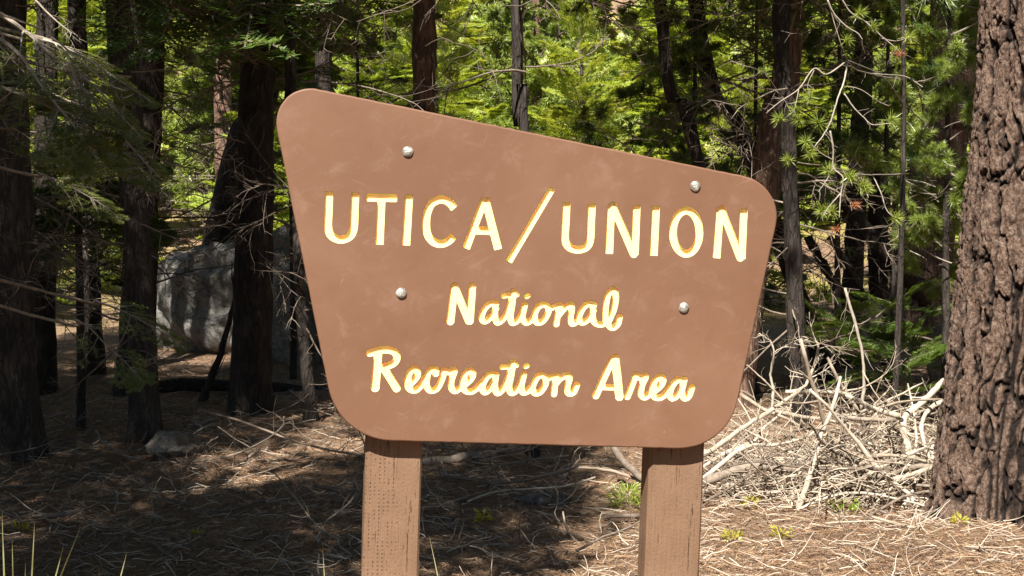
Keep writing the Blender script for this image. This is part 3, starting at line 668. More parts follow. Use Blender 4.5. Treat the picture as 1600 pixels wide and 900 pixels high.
tree("pine_tree", "thin brown trunk far behind the thin dark stem above the sign", "tree", 838, 842, 29, 15, 13, M['bark_red'], CR_FIRY[0], 7, .9, DEAD[0], seed=9)
tree("pine_tree", "brown trunk leaning right beside the top right corner of the sign", "tree", 1236, 1150, 11.6, 46, 10, M['bark_red'], CR_PINE[0], 3.1, .8, DEAD[2], seed=10, S_=28)
tree("fir_tree", "dark straight trunk between the sign and the brush pile", "tree", 1218, 1256, 10.8, 25, 7.5, M['bark_dark'], CR_FIR[2], 3.2, .72, DEAD[1], seed=11)
tree("pine_tree", "thick red-brown trunk partly hidden by bright pine foliage beside the big tree", "tree", 1497, 1425, 16.3, 88, 15, M['bark_red'], CR_PINE[1], 5.2, 1.3, DEAD[0], seed=12, S_=36)
tree("fir_tree", "pale brown sunlit trunk in the upper left between two dark trunks", "tree", 346, 352, 27, 30, 14, M['bark_red'], CR_FIRY[1], 6.0, 1.3, DEAD[0], seed=13)
tree("fir_tree", "narrow black trunk in the gloom right of the left edge tree", "tree", 70, 62, 12.6, 34, 8.5, M['bark_dark'], CR_FIR[1], 4.5, .5, DEAD[2], seed=14)
tree("fir_tree", "narrow black trunk half way between the left edge tree and the grey trunk", "tree", 118, 142, 13.5, 30, 8.8, M['bark_dark'], CR_FIR[2], 4.8, .85, DEAD[0], seed=15)
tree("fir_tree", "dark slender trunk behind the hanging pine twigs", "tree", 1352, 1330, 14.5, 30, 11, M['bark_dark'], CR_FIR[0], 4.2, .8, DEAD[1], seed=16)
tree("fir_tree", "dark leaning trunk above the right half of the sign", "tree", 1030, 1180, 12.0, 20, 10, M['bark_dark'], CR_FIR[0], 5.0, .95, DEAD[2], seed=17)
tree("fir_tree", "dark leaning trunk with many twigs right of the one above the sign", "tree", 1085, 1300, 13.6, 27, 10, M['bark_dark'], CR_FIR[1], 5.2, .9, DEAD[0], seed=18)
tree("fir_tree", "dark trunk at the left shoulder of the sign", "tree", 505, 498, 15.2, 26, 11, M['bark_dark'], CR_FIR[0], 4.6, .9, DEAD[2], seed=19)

# ------------------------------------------------------------------ unseen trees placed beside the frame to shade the ground
def offtree(x, y, H, zc, cs, cr_, seed, label, wr=.14, bark='bark_grey', dead=None):
    b = (x, y, float(gz(x, y))); root = empty("fir_tree", b, label, "tree")
    link("trunk", trunk_mesh(np.array([(0, 0, -.2), (0, 0, .3), (.02, 0, 1.5), (.03, 0, 3), (0, 0, H)]), [wr * 1.5, wr * 1.2, wr, wr * .9, .02], M[bark], 20, seed), root)
    link("crown", cr_, root, (0, 0, zc), (0, 0, seed), (cs, cs, (H - zc) / 6)); 
    if dead: link("dead_branches", dead, root, (0, 0, 0), (0, 0, seed))
    return root
offtree(-4.1, 4.7, 10, 4.2, 1.1, CR_FIR[0], 31, "tall dark fir just outside the left edge whose shade covers the forest floor")
offtree(-1.62, 4.02, 8.4, 3.8, .84, CR_FIR[2], 38, "slim fir added for ground shade just outside the left edge nearest the sign", .06)  # unseen, added to carry the ground shade across to the posts
offtree(-2.8, 2.8, 6.3, 4.0, .85, CR_FIR[1], 39, "slim fir added for ground shade outside the left edge behind the nearest one", .07)  # unseen, added to keep sun off the left floor
offtree(-6.0, 6.3, 8, 2.6, 1.3, CR_FIR[1], 32, "wide dark fir further out to the left of the picture")
offtree(-5.0, 8.4, 6, 2.6, 1.1, CR_FIR[2], 33, "dark fir left of the tree cut by the left edge")
offtree(2.15, 2.6, 7.2, 4.3, .62, CR_FIR[0], 40, "slim fir outside the right edge that dapples the ground by the big trunk", .06)
for k, (x, y, H) in enumerate([(-9, -9, 12), (-4, -13, 13), (1.5, -14, 12), (6, -12, 13), (10, -8, 14), (12, -2, 14), (9, 4, 12), (-10, -3, 14), (-13, 3, 14), (12, 9, 14), (-9, 15, 13), (10, 16, 13)]):  # ring of unseen trees added to cut low sky light
    offtree(x, y, H, 1.2, 1.9, CR_FIR[k % 3], 70 + k, "tall fir added to block sky light %s the clearing, outside the picture" % ["far behind left of", "behind, left of the middle of", "straight behind", "behind, right of the middle of", "at the rear right corner of", "on the right side of", "on the near right side of", "on the left side of", "far out to the left of", "beyond the big trunk right of", "beyond the left trees of", "beyond the right trees of"][k], .16)
offtree(-6.8, 2.4, 14, 3.0, 1.7, CR_FIR[0], 34, "tall fir well left of the camera")
offtree(4.9, 10.8, 13, 4.5, 1.3, CR_PINE[0], 36, "pine right of the big trunk outside the frame", bark='bark_red')
offtree(-5.9, 11.5, 9, 3, 1.1, CR_FIR[1], 37, "dark fir behind the left edge tree outside the frame")

# ------------------------------------------------------------------ the big trunk on the right
def big_tree():
    Y = 7.7; b = gp(1600, Y); root = empty("pine_tree", tuple(b), "huge sunlit trunk with thick plated bark at the right edge, beside the brush pile", "tree")
    zz = np.array([-.25, 0, .12, .3, .6, 1.0, 1.5, 2.2, 3., 6, 12.]); lp = []
    # left edge of the trunk in the picture (row -> column)
    rows = [(815, 1450), (790, 1461), (740, 1470), (650, 1483), (550, 1494), (450, 1505), (300, 1517), (150, 1527), (0, 1537)]
    def lx(z):
        pyz = 300 - (z + b[2] - CAM_H) * F_PX / Y; return np.interp(pyz, [r[0] for r in rows][::-1], [r[1] for r in rows][::-1])
    rad = np.array([.56, .47, .42, .385, .355, .335, .32, .305, .295, .25, .12])
    cx = [(at(lx(min(z, 2.3)), 300, Y)[0] + r - b[0]) for z, r in zip(zz, rad)]
    n = 430; zq = np.concatenate([np.linspace(-.25, 2.75, n), np.linspace(2.9, 12, 60)]); S_ = 420
    cxq = np.interp(zq, zz, cx); rq = np.interp(zq, zz, rad); th = np.linspace(0, 2 * np.pi, S_, endpoint=False); T, Z = np.meshgrid(th, zq)
    c, s = np.cos(T), np.sin(T)
    wu = .9 * fbm(c * 2.6, s * 2.6, Z * 3.2, 4, 50); wv = .9 * fbm(c * 4 + 9, s * 4, Z * 4, 4, 51)
    f1, id1 = voro(T / (2 * np.pi) * 15 + wu, Z * 1.7 + wv * .8, 15, 7); f2, id2 = voro(T / (2 * np.pi) * 56 + wu * 2.8, Z * 13 + wv * 2.4, 56, 8)
    f3, id3 = voro(T / (2 * np.pi) * 110 + wu * 5, Z * 52 + wv * 6, 110, 9)
    d1 = sstep(.0, .34, f1); d2 = sstep(.0, .42, f2); gaps = .45 + .55 * sstep(-.4, .4, fbm(c * 2, s * 2, Z * 1.5, 2, 52)); rid = 1 - np.abs(fbm(c * 9, s * 9, Z * 7, 4, 57))
    h_ = .040 * (sstep(0, .2, f1) - 1) * gaps + .008 * (d2 - 1) + .009 * id2 + .006 * id1 + .006 * id3 + .006 * (rid - .6) + .004 * fbm(c * 34, s * 34, Z * 26, 3, 53) + .016 * fbm(c * 1.7, s * 1.7, Z * .7, 2, 54)
    fur = sstep(.02, .16, np.abs(fbm(c * 3.6 + 3, s * 3.6, Z * .75 + .25 * wv, 3, 61))); h_ = h_ - .030 * (1 - fur)
    butt = sstep(.55, -.1, Z) * .045 * np.cos(T * 5 + 1.2)
    Rr = rq[:, None] + h_ + butt; Vv = np.stack([cxq[:, None] + Rr * c, Rr * s, Z], -1)
    mb = MB(); nr = len(zq); j, i = np.meshgrid(np.arange(nr - 1), np.arange(S_), indexing='ij')
    mb.add(Vv, np.stack([j * S_ + i, j * S_ + (i + 1) % S_, (j + 1) * S_ + (i + 1) % S_, (j + 1) * S_ + i], -1).reshape(-1, 4), True)
    me = mb.mesh("trunk", M['plated_bark'])
    for nm, arr in (("fiss", np.minimum(np.minimum(d1, .35 + .65 * d2), .1 + .9 * fur)), ("plate", id2 * .5 + id1 * .2 + id3 * .3)):
        a = me.attributes.new(nm, 'FLOAT', 'POINT'); a.data.foreach_set("value", arr.astype(np.float32).ravel())
    link("trunk", me, root); link("crown", CR_PINE[0], root, (cx[-2], 0, 9.3), (0, 0, 1), (1., 1., .8))
    # unseen limb and foliage added over the brush pile to shade behind it
    g = np.random.default_rng(4); bb = np.array(b); P = np.array([(2.4, 7.6, 6.3), (1.9, 7.2, 6.5), (1.4, 6.4, 6.5), (1.1, 5.5, 6.3)]) - bb
    mb = MB(); tubes(mb, catmull(P, 6)[None], np.linspace(.05, .015, 19)[None], 8); link("limb", mb.mesh("limb", M['bark_red']), root); mb = MB()
    for k in range(34):
        q = np.array([g.uniform(.75, 2.1), g.uniform(5.3, 7.9), g.uniform(5.7, 6.9)]) - bb; place(mb, PINB[g.integers(4)], g.uniform(0, 6.28), g.normal(0, .2), g.normal(0, .3), g.uniform(.5, .85), q)
    link("added_shade_foliage", mb.mesh("added_shade_foliage", [M['pine'], M['dead_wood']]), root)
big_tree()

# ------------------------------------------------------------------ sunlit firs and pines on the slope behind
rg = np.random.default_rng(77)
def where_(px):
    for x, t in ((-400, "far outside the left edge"), (-60, "just outside the left edge"), (40, "at the left edge of the picture"), (170, "behind the left edge tree"), (230, "behind the straight grey trunk"), (330, "in the gap above the pale boulder"), (430, "behind the thick trunk before the boulder"), (540, "over the sign's left shoulder"),
                 (640, "left of the reddish trunk above the sign"), (740, "right of the reddish trunk above the sign"), (850, "behind the thin stem above the sign"), (960, "above the middle right of the sign"), (1080, "above the upper right bolt"), (1200, "over the sign's right shoulder"),
                 (1330, "behind the hanging pine twigs"), (1440, "left of the red-brown trunk"), (1540, "between the two big right trunks"), (1720, "behind the big right trunk"), (2000, "just outside the right edge"), (9999, "far outside the right edge")):
        if px < x: return t
used = {}
rows_ = ((20.5, "front row"), (24.5, "second row"), (29, "third row"), (34, "fourth row"), (40, "fifth row"), (47, "sixth row"), (56, "back row"))
for ri, (Y0, rn) in enumerate(rows_):
  for px in np.arange(-60 if ri < 2 else -760, 1700 if ri < 2 else 2300, (250, 200, 125, 135, 135, 140, 150)[ri]):
    px = px + rg.uniform(-50, 50); Y = Y0 + rg.uniform(-1.5, 1.5)
    if 190 < px < 400 and Y < 30: continue
    if 1180 < px < 1480 and Y < 32: continue
    k = 2 if ri < 2 else (1 if ri >= 5 and rg.uniform() < .5 else 0)
    adj = ("light green", "young yellow-green", "tall green")[{2: 0, 0: 1, 1: 2}[k]]; key = (where_(px), rn); used[key] = used.get(key, 0) + 1
    lb = "%s fir, %s of the slope, %s" % (adj, rn, key[0]) if used[key] == 1 else "second %s fir, %s, %s" % (adj, rn, key[0])
    b = gp(px, Y); root = empty("fir_tree", tuple(b), lb, "tree", "firs on the sunlit slope behind the dark trunks")
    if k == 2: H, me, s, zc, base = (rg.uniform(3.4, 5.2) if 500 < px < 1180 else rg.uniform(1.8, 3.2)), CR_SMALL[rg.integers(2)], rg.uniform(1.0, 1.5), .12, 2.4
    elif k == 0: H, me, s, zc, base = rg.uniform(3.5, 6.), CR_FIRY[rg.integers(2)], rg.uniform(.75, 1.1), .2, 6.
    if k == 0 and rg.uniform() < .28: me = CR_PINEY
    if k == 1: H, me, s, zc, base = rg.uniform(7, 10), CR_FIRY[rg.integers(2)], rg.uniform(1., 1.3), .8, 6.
    if 't' not in M: M['t'] = trunk_mesh(np.array([(0, 0, -.3), (0, 0, 0), (.02, 0, .4), (0, 0, .96)]), [.05, .03, .022, .004], M['bark_grey'], 8, 5, .0, .2)
    link("trunk", M['t'], root, None, None, (H * .5, H * .5, H)); link("crown", me, root, (0, 0, zc), (0, 0, rg.uniform(0, 6.28)), (s, s, (H - zc) / base))

# ------------------------------------------------------------------ boulders and rotten wood
def rock(name, label, cat, c, size, seed, mat, rough=.18, sub=5, rot=0., flatb=True):
    bm = bmesh.new(); bmesh.ops.create_icosphere(bm, subdivisions=sub, radius=1.); co = np.array([v.co[:] for v in bm.verts]); 
    n = fbm(co[:, 0] * 1.1 + seed, co[:, 1] * 1.1, co[:, 2] * 1.1, 3, seed); n2 = fbm(co[:, 0] * 5, co[:, 1] * 5 + seed, co[:, 2] * 5, 4, seed + 1)
    # facet by a few random planes
    g = np.random.default_rng(seed); r = np.ones(len(co))
    for _ in range(14):
        d = unit(g.normal(0, 1, 3)); k = g.uniform(.78, .97); pr = co @ d; r = np.minimum(r, np.where(pr > .05, k / np.maximum(pr, .05), 9))
    r = np.minimum(r, 1.) + rough * n * .5 + rough * .22 * n2; co = co * r[:, None] * np.array(size)
    for v, p in zip(bm.verts, co): v.co = p
    for f in bm.faces: f.smooth = True
    me = bpy.data.meshes.new(name); bm.to_mesh(me); bm.free(); me.materials.append(mat)
    return tag(link(name, me, None, tuple(c), (0, 0, rot)), label, cat)
b = gp(372, 15.6); rock("boulder", "large pale granite boulder among the dark trunks left of the sign", "boulder", (b[0] + .05, b[1] + .3, b[2] + .42), (.90, .8, .80), 4, M['granite'], .42, rot=.4)
b = gp(268, 16.6); rock("boulder", "small dark boulder at the left foot of the pale boulder", "boulder", (b[0], b[1], b[2] + .35), (.34, .4, .62), 9, M['granite'])
b = gp(470, 14.6); rock("boulder", "grey boulder half hidden behind the left edge of the sign", "boulder", (b[0], b[1] + .4, b[2] + .3), (.62, .55, 1.05), 14, M['granite'], rot=1.)
b = gp(940, 38); rock("boulder", "grey boulder high on the slope above the sign", "boulder", (b[0], b[1], b[2] + 1.4), (.6, .5, .45), 12, M['dark_stone'])
b = gp(1492, 13.0); rock("boulder", "pale rounded boulder beside the big trunk", "boulder", (b[0], b[1], b[2] + .24), (.2, .3, .3), 15, M['granite'])
b = gp(265, 9.3); rock("rotten_stump", "weathered grey chunk of rotten wood on the shaded floor", "wood chunk", (b[0], b[1], b[2] + .05), (.155, .11, .085), 22, M['rotten'], .5, rot=.5)
b = gp(835, 8.0); rock("flat_stone", "flat dark grey stone on the ground between the posts", "stone", (b[0] + .05, b[1], b[2] + .015), (.13, .10, .035), 24, M['dark_stone'], .2, 4)

# ------------------------------------------------------------------ explicit branches
def stick(name, label, cat, pts, r0, r1, mat, group=None, twigs=0, tl=.25, seed=0, S_=7, tr=.35, tgrav=0.02, levels=1, parent=None, knob=.08):
    """pts: (px, py, Y) picture points"""
    P = catmull(np.array([at(*p) for p in pts]), 6); g = np.random.default_rng(seed); n = len(P); rr = np.linspace(r0, r1, n) * (1 + knob * g.normal(0, 1, n)); c = P[0].copy(); mb = MB()
    P = P + g.normal(0, r0 * .12, P.shape); tubes(mb, (P - c)[None], rr[None], S_)
    if twigs:
        q = (P - c)[None]; LL = np.array([tl]); r = (r0 + r1) / 2 * tr; nc = twigs
        for lv in range(levels):
            t, pp, dd = children(q, nc, g, .12, .97, 52, None, 15); L = (np.full(len(t), tl) if lv == 0 else np.repeat(LL, nc) * .5) * g.uniform(.35, 1.2, len(t))
            q = polylines(pp, dd, L, 6, g, .2, tgrav); tubes(mb, q, np.linspace(1, .35, 6)[None] * max(r, .0013) * g.uniform(.7, 1.2, (len(q), 1)), 4, cap=False); LL = L; r *= .6; nc = 3
    o = link(name, mb.mesh(name, mat), parent, tuple(c) if parent is None else tuple(Vector(c) - parent.location))
    return tag(o, label, cat, group) if parent is None else o
Bp = "bleached dead branches of the brush pile"
bl = M['bleached']
stick("dead_branch", "long curved white branch rising from behind the right post above the brush pile", "branch", [(1062, 722, 8.3), (1104, 708, 8.3), (1168, 664, 8.3), (1222, 630, 8.3), (1254, 606, 8.4), (1270, 578, 8.4), (1278, 545, 8.4), (1272, 531, 8.4), (1253, 526, 8.4)], .016, .004, bl, twigs=16, tl=.16, seed=1, levels=2)
stick("dead_branch", "forked white twig reaching up and left beside the sign's lower right corner", "branch", [(1206, 640, 8.35), (1208, 610, 8.35), (1204, 585, 8.35), (1209, 552, 8.3), (1204, 534, 8.3), (1186, 521, 8.3)], .009, .003, bl, twigs=10, tl=.12, seed=2, levels=2)
stick("dead_branch", "thin white twig slanting up left to touch the sign's edge from view", "branch", [(1226, 628, 8.2), (1204, 604, 8.2), (1185, 586, 8.2), (1167, 570, 8.2)], .006, .003, bl, twigs=4, tl=.09, seed=3)
stick("dead_branch", "thick pale branch running level from the curved branch to the white root", "branch", [(1228, 612, 8.5), (1282, 612, 8.5), (1320, 617, 8.5), (1362, 637, 8.5), (1404, 650, 8.5)], .012, .016, bl, twigs=9, tl=.14, seed=4, levels=2)
stick("dead_root", "thick white forked root wood at the right end of the brush pile", "root", [(1474, 594, 8.9), (1452, 618, 8.7), (1432, 636, 8.6), (1412, 655, 8.55), (1416, 690, 8.5), (1424, 716, 8.4)], .016, .022, bl, twigs=7, tl=.16, seed=5, S_=9, tr=.5)
stick("dead_branch", "smooth arched white branch from the root wood down to the trunk", "branch", [(1488, 622, 8.4), (1460, 634, 8.4), (1444, 652, 8.4), (1440, 676, 8.3), (1452, 716, 8.2)], .014, .010, bl, twigs=3, tl=.1, seed=6)
stick("dead_branch", "thin twig fanning up right above the white root", "branch", [(1310, 612, 8.6), (1345, 606, 8.6), (1376, 590, 8.6), (1394, 570, 8.6), (1400, 548, 8.6)], .006, .002, bl, twigs=8, tl=.12, seed=7, levels=2)
stick("dead_branch", "tan branch lying across the middle of the pile below the level branch", "branch", [(1320, 652, 8.3), (1362, 656, 8.3), (1410, 656, 8.4)], .014, .012, M['dead_wood'], twigs=5, tl=.1, seed=8)
stick("dead_branch", "pale bowed stick standing upright in the centre of the brush pile", "branch", [(1314, 643, 8.1), (1315, 672, 8.1), (1300, 712, 8.1), (1272, 741, 8.1)], .008, .006, bl, twigs=2, tl=.08, seed=9)
stick("dead_branch", "long brown stick curving down left through the pile", "branch", [(1325, 678, 8.2), (1260, 670, 8.2), (1230, 684, 8.2), (1205, 706, 8.1), (1190, 722, 8.1)], .006, .005, M['dead_wood'], seed=10, twigs=5)
stick("log", "knobbly bark covered log low in the left half of the brush pile", "log", [(1100, 754, 8.0), (1160, 732, 8.0), (1212, 730, 8.0), (1248, 738, 8.0), (1292, 760, 7.9)], .024, .018, M['dead_wood'], seed=11, twigs=7, tl=.13, S_=10)
stick("dead_branch", "short white stick forking downward in front of the pile", "branch", [(1253, 734, 7.9), (1245, 752, 7.9), (1240, 768, 7.9), (1237, 790, 7.8)], .009, .006, bl, seed=12)
stick("dead_branch", "long slender pale stick lying along the front of the brush pile", "branch", [(1240, 800, 7.7), (1290, 778, 7.75), (1342, 770, 7.8), (1400, 779, 7.8), (1454, 793, 7.8)], .008, .005, bl, seed=13, twigs=3)
stick("log", "brown grey log at the right of the pile touching the big trunk", "log", [(1330, 745, 8.1), (1390, 742, 8.1), (1425, 730, 8.0), (1466, 728, 7.9)], .017, .012, M['dead_wood'], seed=14, twigs=6, tl=.12)
stick("dead_branch", "cream branch crossing the right of the pile towards the trunk", "branch", [(1296, 682, 8.3), (1340, 712, 8.2), (1400, 712, 8.1), (1464, 724, 8.1)], .012, .008, bl, seed=15, twigs=8, tl=.14)
stick("dead_branch", "grey branch in the dark behind the pile with drooping stem", "branch", [(1320, 450, 10.2), (1345, 540, 10.2), (1350, 600, 10.2), (1345, 640, 10.2)], .009, .012, M['pale_twig'], seed=16, twigs=6, tl=.2)
stick("dead_branch", "thin branched twig standing left of centre behind the brush pile", "branch", [(1300, 640, 9.0), (1288, 600, 9.0), (1286, 580, 9.0), (1304, 554, 9.0)], .004, .002, M['pale_twig'], seed=17, twigs=5, tl=.1)
stick("dead_branch", "dry stick on the needles in front of the pile pointing at the big trunk", "branch", [(1210, 880, 7.0), (1280, 856, 7.1), (1320, 834, 7.3), (1376, 794, 7.5)], .008, .003, M['dead_wood'], seed=18, twigs=3)
# between and beside the posts
stick("log", "short barky log pointing at the left side of the right post", "log", [(958, 698, 8.6), (978, 724, 8.4), (1006, 750, 8.2), (1030, 762, 8.1)], .020, .019, M['dead_wood'], seed=19, S_=10)
stick("dead_branch", "arched dry branch seen between the posts", "branch", [(820, 752, 8.5), (856, 741, 8.5), (905, 731, 8.5), (961, 737, 8.4), (1010, 756, 8.3)], .008, .009, M['twig_litter'], seed=20, twigs=12, tl=.18, levels=2)
stick("dead_branch", "second dry branch under the arched one between the posts", "branch", [(730, 784, 8.0), (772, 769, 8.1), (824, 764, 8.2), (880, 760, 8.2), (930, 746, 8.3)], .005, .006, M['twig_litter'], seed=21, twigs=8, tl=.15)
stick("dead_branch", "curved brown twig swooping down to the right post", "branch", [(880, 800, 7.3), (884, 822, 7.2), (897, 842, 7.1), (925, 866, 7.0), (962, 880, 6.9), (1000, 884, 6.85)], .005, .004, M['twig_litter'], seed=22, twigs=3)
stick("dead_branch", "pale twig meeting the swooping twig between the posts", "branch", [(860, 879, 6.9), (895, 878, 6.95), (925, 868, 7.0)], .004, .003, M['bleached'], seed=23)
stick("dead_branch", "stick lying in the shade low between the posts", "branch", [(825, 857, 7.2), (850, 846, 7.3), (885, 842, 7.4)], .009, .007, M['dead_wood'], seed=24)
stick("log", "straight thin log beside the green plant left of the right post", "log", [(944, 808, 7.6), (975, 806, 7.6), (1015, 806, 7.6)], .010, .010, M['dead_wood'], seed=25)
stick("log", "grey weathered log behind the left post under the sign", "log", [(640, 726, 9.0), (690, 720, 9.1), (760, 710, 9.2), (830, 700, 9.3)], .030, .02, M['dead_wood'], seed=26, S_=12, twigs=5)
# left shade
stick("log", "fallen dark log lying level behind the left trunks", "log", [(210, 606, 12.6), (300, 602, 12.6), (400, 606, 12.6), (560, 612, 12.6)], .055, .045, M['bark_dark'], seed=27, S_=14)
stick("log", "curved grey dead limb on the floor at the left edge", "log", [(-40, 742, 8.9), (40, 750, 8.8), (90, 752, 8.7), (150, 766, 8.6)], .017, .010, M['dead_wood'], seed=28, twigs=5, tl=.25)
stick("dead_branch", "long arcing dead branch on the shaded floor left of the sign", "branch", [(310, 640, 9.6), (370, 656, 9.5), (440, 682, 9.3), (500, 700, 9.1), (575, 714, 8.9)], .009, .006, M['dead_wood'], seed=29, twigs=10, tl=.3, levels=2)
stick("dead_branch", "curling grey branch rising in the shade below the boulder", "branch", [(300, 722, 8.9), (360, 712, 8.9), (410, 690, 8.9), (440, 668, 8.9), (444, 650, 8.9)], .006, .003, M['dead_wood'], seed=30, twigs=5, tl=.2)
stick("dead_branch", "bare twig leaning up on the shaded floor right of the rotten wood", "branch", [(300, 826, 7.6), (262, 822, 7.7), (246, 812, 7.7), (238, 790, 7.7), (238, 752, 7.7)], .004, .0025, M['pale_twig'], seed=31, twigs=3, tl=.12)
stick("dead_branch", "dark snag with small white spurs left of the rotten wood", "branch", [(150, 672, 9.2), (160, 690, 9.2), (190, 710, 9.1), (220, 718, 9.0)], .008, .009, M['dead_wood'], seed=32, twigs=6, tl=.1)
stick("dead_branch", "thin pale stick along the floor below the curved limb", "branch", [(20, 818, 7.7), (100, 806, 7.7), (150, 788, 7.8), (180, 776, 7.9)], .004, .003, M['dead_wood'], seed=33, twigs=3)
stick("fallen_tree", "short leaning dead stem beside the thick trunk in front of the boulder", "branch", [(312, 640, 11.8), (330, 590, 11.8), (352, 530, 11.8), (372, 450, 11.8)], .034, .018, M['bark_dark'], seed=34, twigs=4, tl=.4)
stick("dead_branch", "forked white twigs hanging beside the pale boulder", "branch", [(226, 395, 10.2), (250, 408, 10.2), (268, 438, 10.2), (282, 450, 10.2), (304, 424, 10.2)], .006, .003, M['pale_twig'], seed=35, twigs=10, tl=.25, levels=2)
for k, (pts, r, lb) in enumerate([([(1318, 320, 13), (1365, 375, 13), (1420, 440, 13), (1450, 470, 13)], .07, "thick dark fallen trunk slanting down behind the hanging twigs"),
        ([(1262, 370, 13.4), (1290, 420, 13.4), (1325, 478, 13.4)], .04, "thin dark stem slanting down right behind the straight dark trunk"),
        ([(1296, 370, 13.2), (1330, 420, 13.2), (1352, 468, 13.2)], .03, "short dark stem slanting next to the thick fallen trunk"),
        ([(1370, 260, 13.6), (1372, 340, 13.6), (1375, 470, 13.6)], .085, "broad dark upright stump behind the slanting stems")]):
    stick("fallen_tree", lb, "trunk", pts, r, r * .9, M['bark_dark'], seed=60 + k, twigs=12, tl=.5, levels=2, tr=.14, S_=10)

# random sticks of the brush pile: each a thing, alike enough to share one label
def stick_mesh(seed, L, r, mat, tw=5):
    g = np.random.default_rng(seed); mb = MB(); p = polylines(np.array([[-L / 2, 0, 0]]), np.array([[1., g.normal(0, .2), g.normal(0, .1)]]), np.array([L]), 9, g, .13, 0); tubes(mb, p, np.linspace(1, .45, 9)[None] * r * (1 + .12 * g.normal(0, 1, 9)), 6)
    t, pp, dd = children(p, tw, g, .1, .95, 48, None, 14); q = polylines(pp, dd, L * .3 * g.uniform(.4, 1.2, len(t)), 6, g, .2, 0); tubes(mb, q, np.linspace(1, .4, 6)[None] * r * .42 * np.ones((len(q), 1)), 4, cap=False)
    t, pp, dd = children(q, 2, g, .3, .95, 48, None, 14); q = polylines(pp, dd, L * .11 * g.uniform(.4, 1.2, len(t)), 4, g, .2, 0); tubes(mb, q, np.linspace(1, .4, 4)[None] * r * .25 * np.ones((len(q), 1)), 3, cap=False)
    return mb.mesh("dead_branch", mat)
SM_ = [stick_mesh(300 + k, .75 + .1 * (k % 4), .0065 + .003 * (k % 3), bl) for k in range(9)]
SD_ = [stick_mesh(330 + k, .75 + .1 * (k % 3), .008 + .003 * (k % 3), M['dead_wood']) for k in range(5)]
g = np.random.default_rng(5)
for k in range(104):
    px = g.uniform(1090, 1480); Y = g.uniform(7.75, 9.3); b = gp(px, Y); pk = .26 * math.exp(-((px - 1400) / 110) ** 2) + .13 * math.exp(-((px - 1250) / 110) ** 2) + .05; z = b[2] + g.uniform(.0, 1.) ** 1.4 * pk
    pale = g.uniform() < .52; me = (SM_ if pale else SD_)[g.integers(9 if pale else 5)]
    o = link("dead_branch", me, None, (b[0], b[1], z), (g.normal(0, .6), g.normal(0, .28), g.normal(0, .75) + (math.pi if g.uniform() < .5 else 0)), g.uniform(.5, 1.15))
    tag(o, "bleached dead branch lying tangled in the brush pile by the big trunk" if pale else "brown dead branch lying tangled in the brush pile by the big trunk", "branch", Bp if pale else "brown dead branches of the brush pile")
for k in range(14):
    px = g.uniform(1150, 1460); Y = g.uniform(7.9, 8.8); b = gp(px, Y)
    o = link("dead_branch", SM_[g.integers(9)], None, (b[0], b[1], b[2] + g.uniform(.12, .38)), (g.uniform(0, 6.28), g.uniform(-.8, -.1), g.choice([0, math.pi]) + g.normal(0, .5)), (g.uniform(.8, 1.2), 1.5, 1.5))
    tag(o, "stout bleached branch standing out of the brush pile", "branch", "stout branches standing out of the brush pile")
SF_ = [stick_mesh(360 + k, .62, .0042, bl, 10) for k in range(5)]
for k in range(26):
    px = g.uniform(1120, 1300) if k < 17 else g.uniform(1330, 1470); Y = g.uniform(8.0, 8.9); b = gp(px, Y)
    o = link("dead_branch", SF_[k % 5], None, (b[0], b[1], b[2] + g.uniform(.1, .34)), (g.uniform(0, 6.28), g.uniform(-1.25, -.35), g.choice([0, math.pi]) + g.normal(0, .5)), g.uniform(.6, 1.1))
    tag(o, "fine forked pale twig rising out of the brush pile", "branch", "fine twigs rising from the brush pile")
for k in range(120):
    px = g.uniform(0, 1000); Y = g.uniform(6.8, 12); b = gp(px, Y)
    o = link("dead_branch", SD_[g.integers(5)], None, (b[0], b[1], b[2] + .03), (g.normal(0, .3), g.normal(0, .12), g.uniform(0, 6.28)), g.uniform(.3, .9))
    tag(o, "thin fallen dead branch on the shaded needle floor left of the right post", "branch", "fallen branches on the shaded floor")
for k in range(12):
    px = g.uniform(1100, 1600); Y = g.uniform(6.5, 7.6); b = gp(px, Y)
    o = link("dead_branch", SM_[g.integers(9)], None, (b[0], b[1], b[2] + .02), (g.normal(0, .2), g.normal(0, .08), g.normal(0, .5)), g.uniform(.25, .6))
    tag(o, "small dry branch on the sunlit needles in front of the brush pile", "branch", "small branches on the sunlit needles")

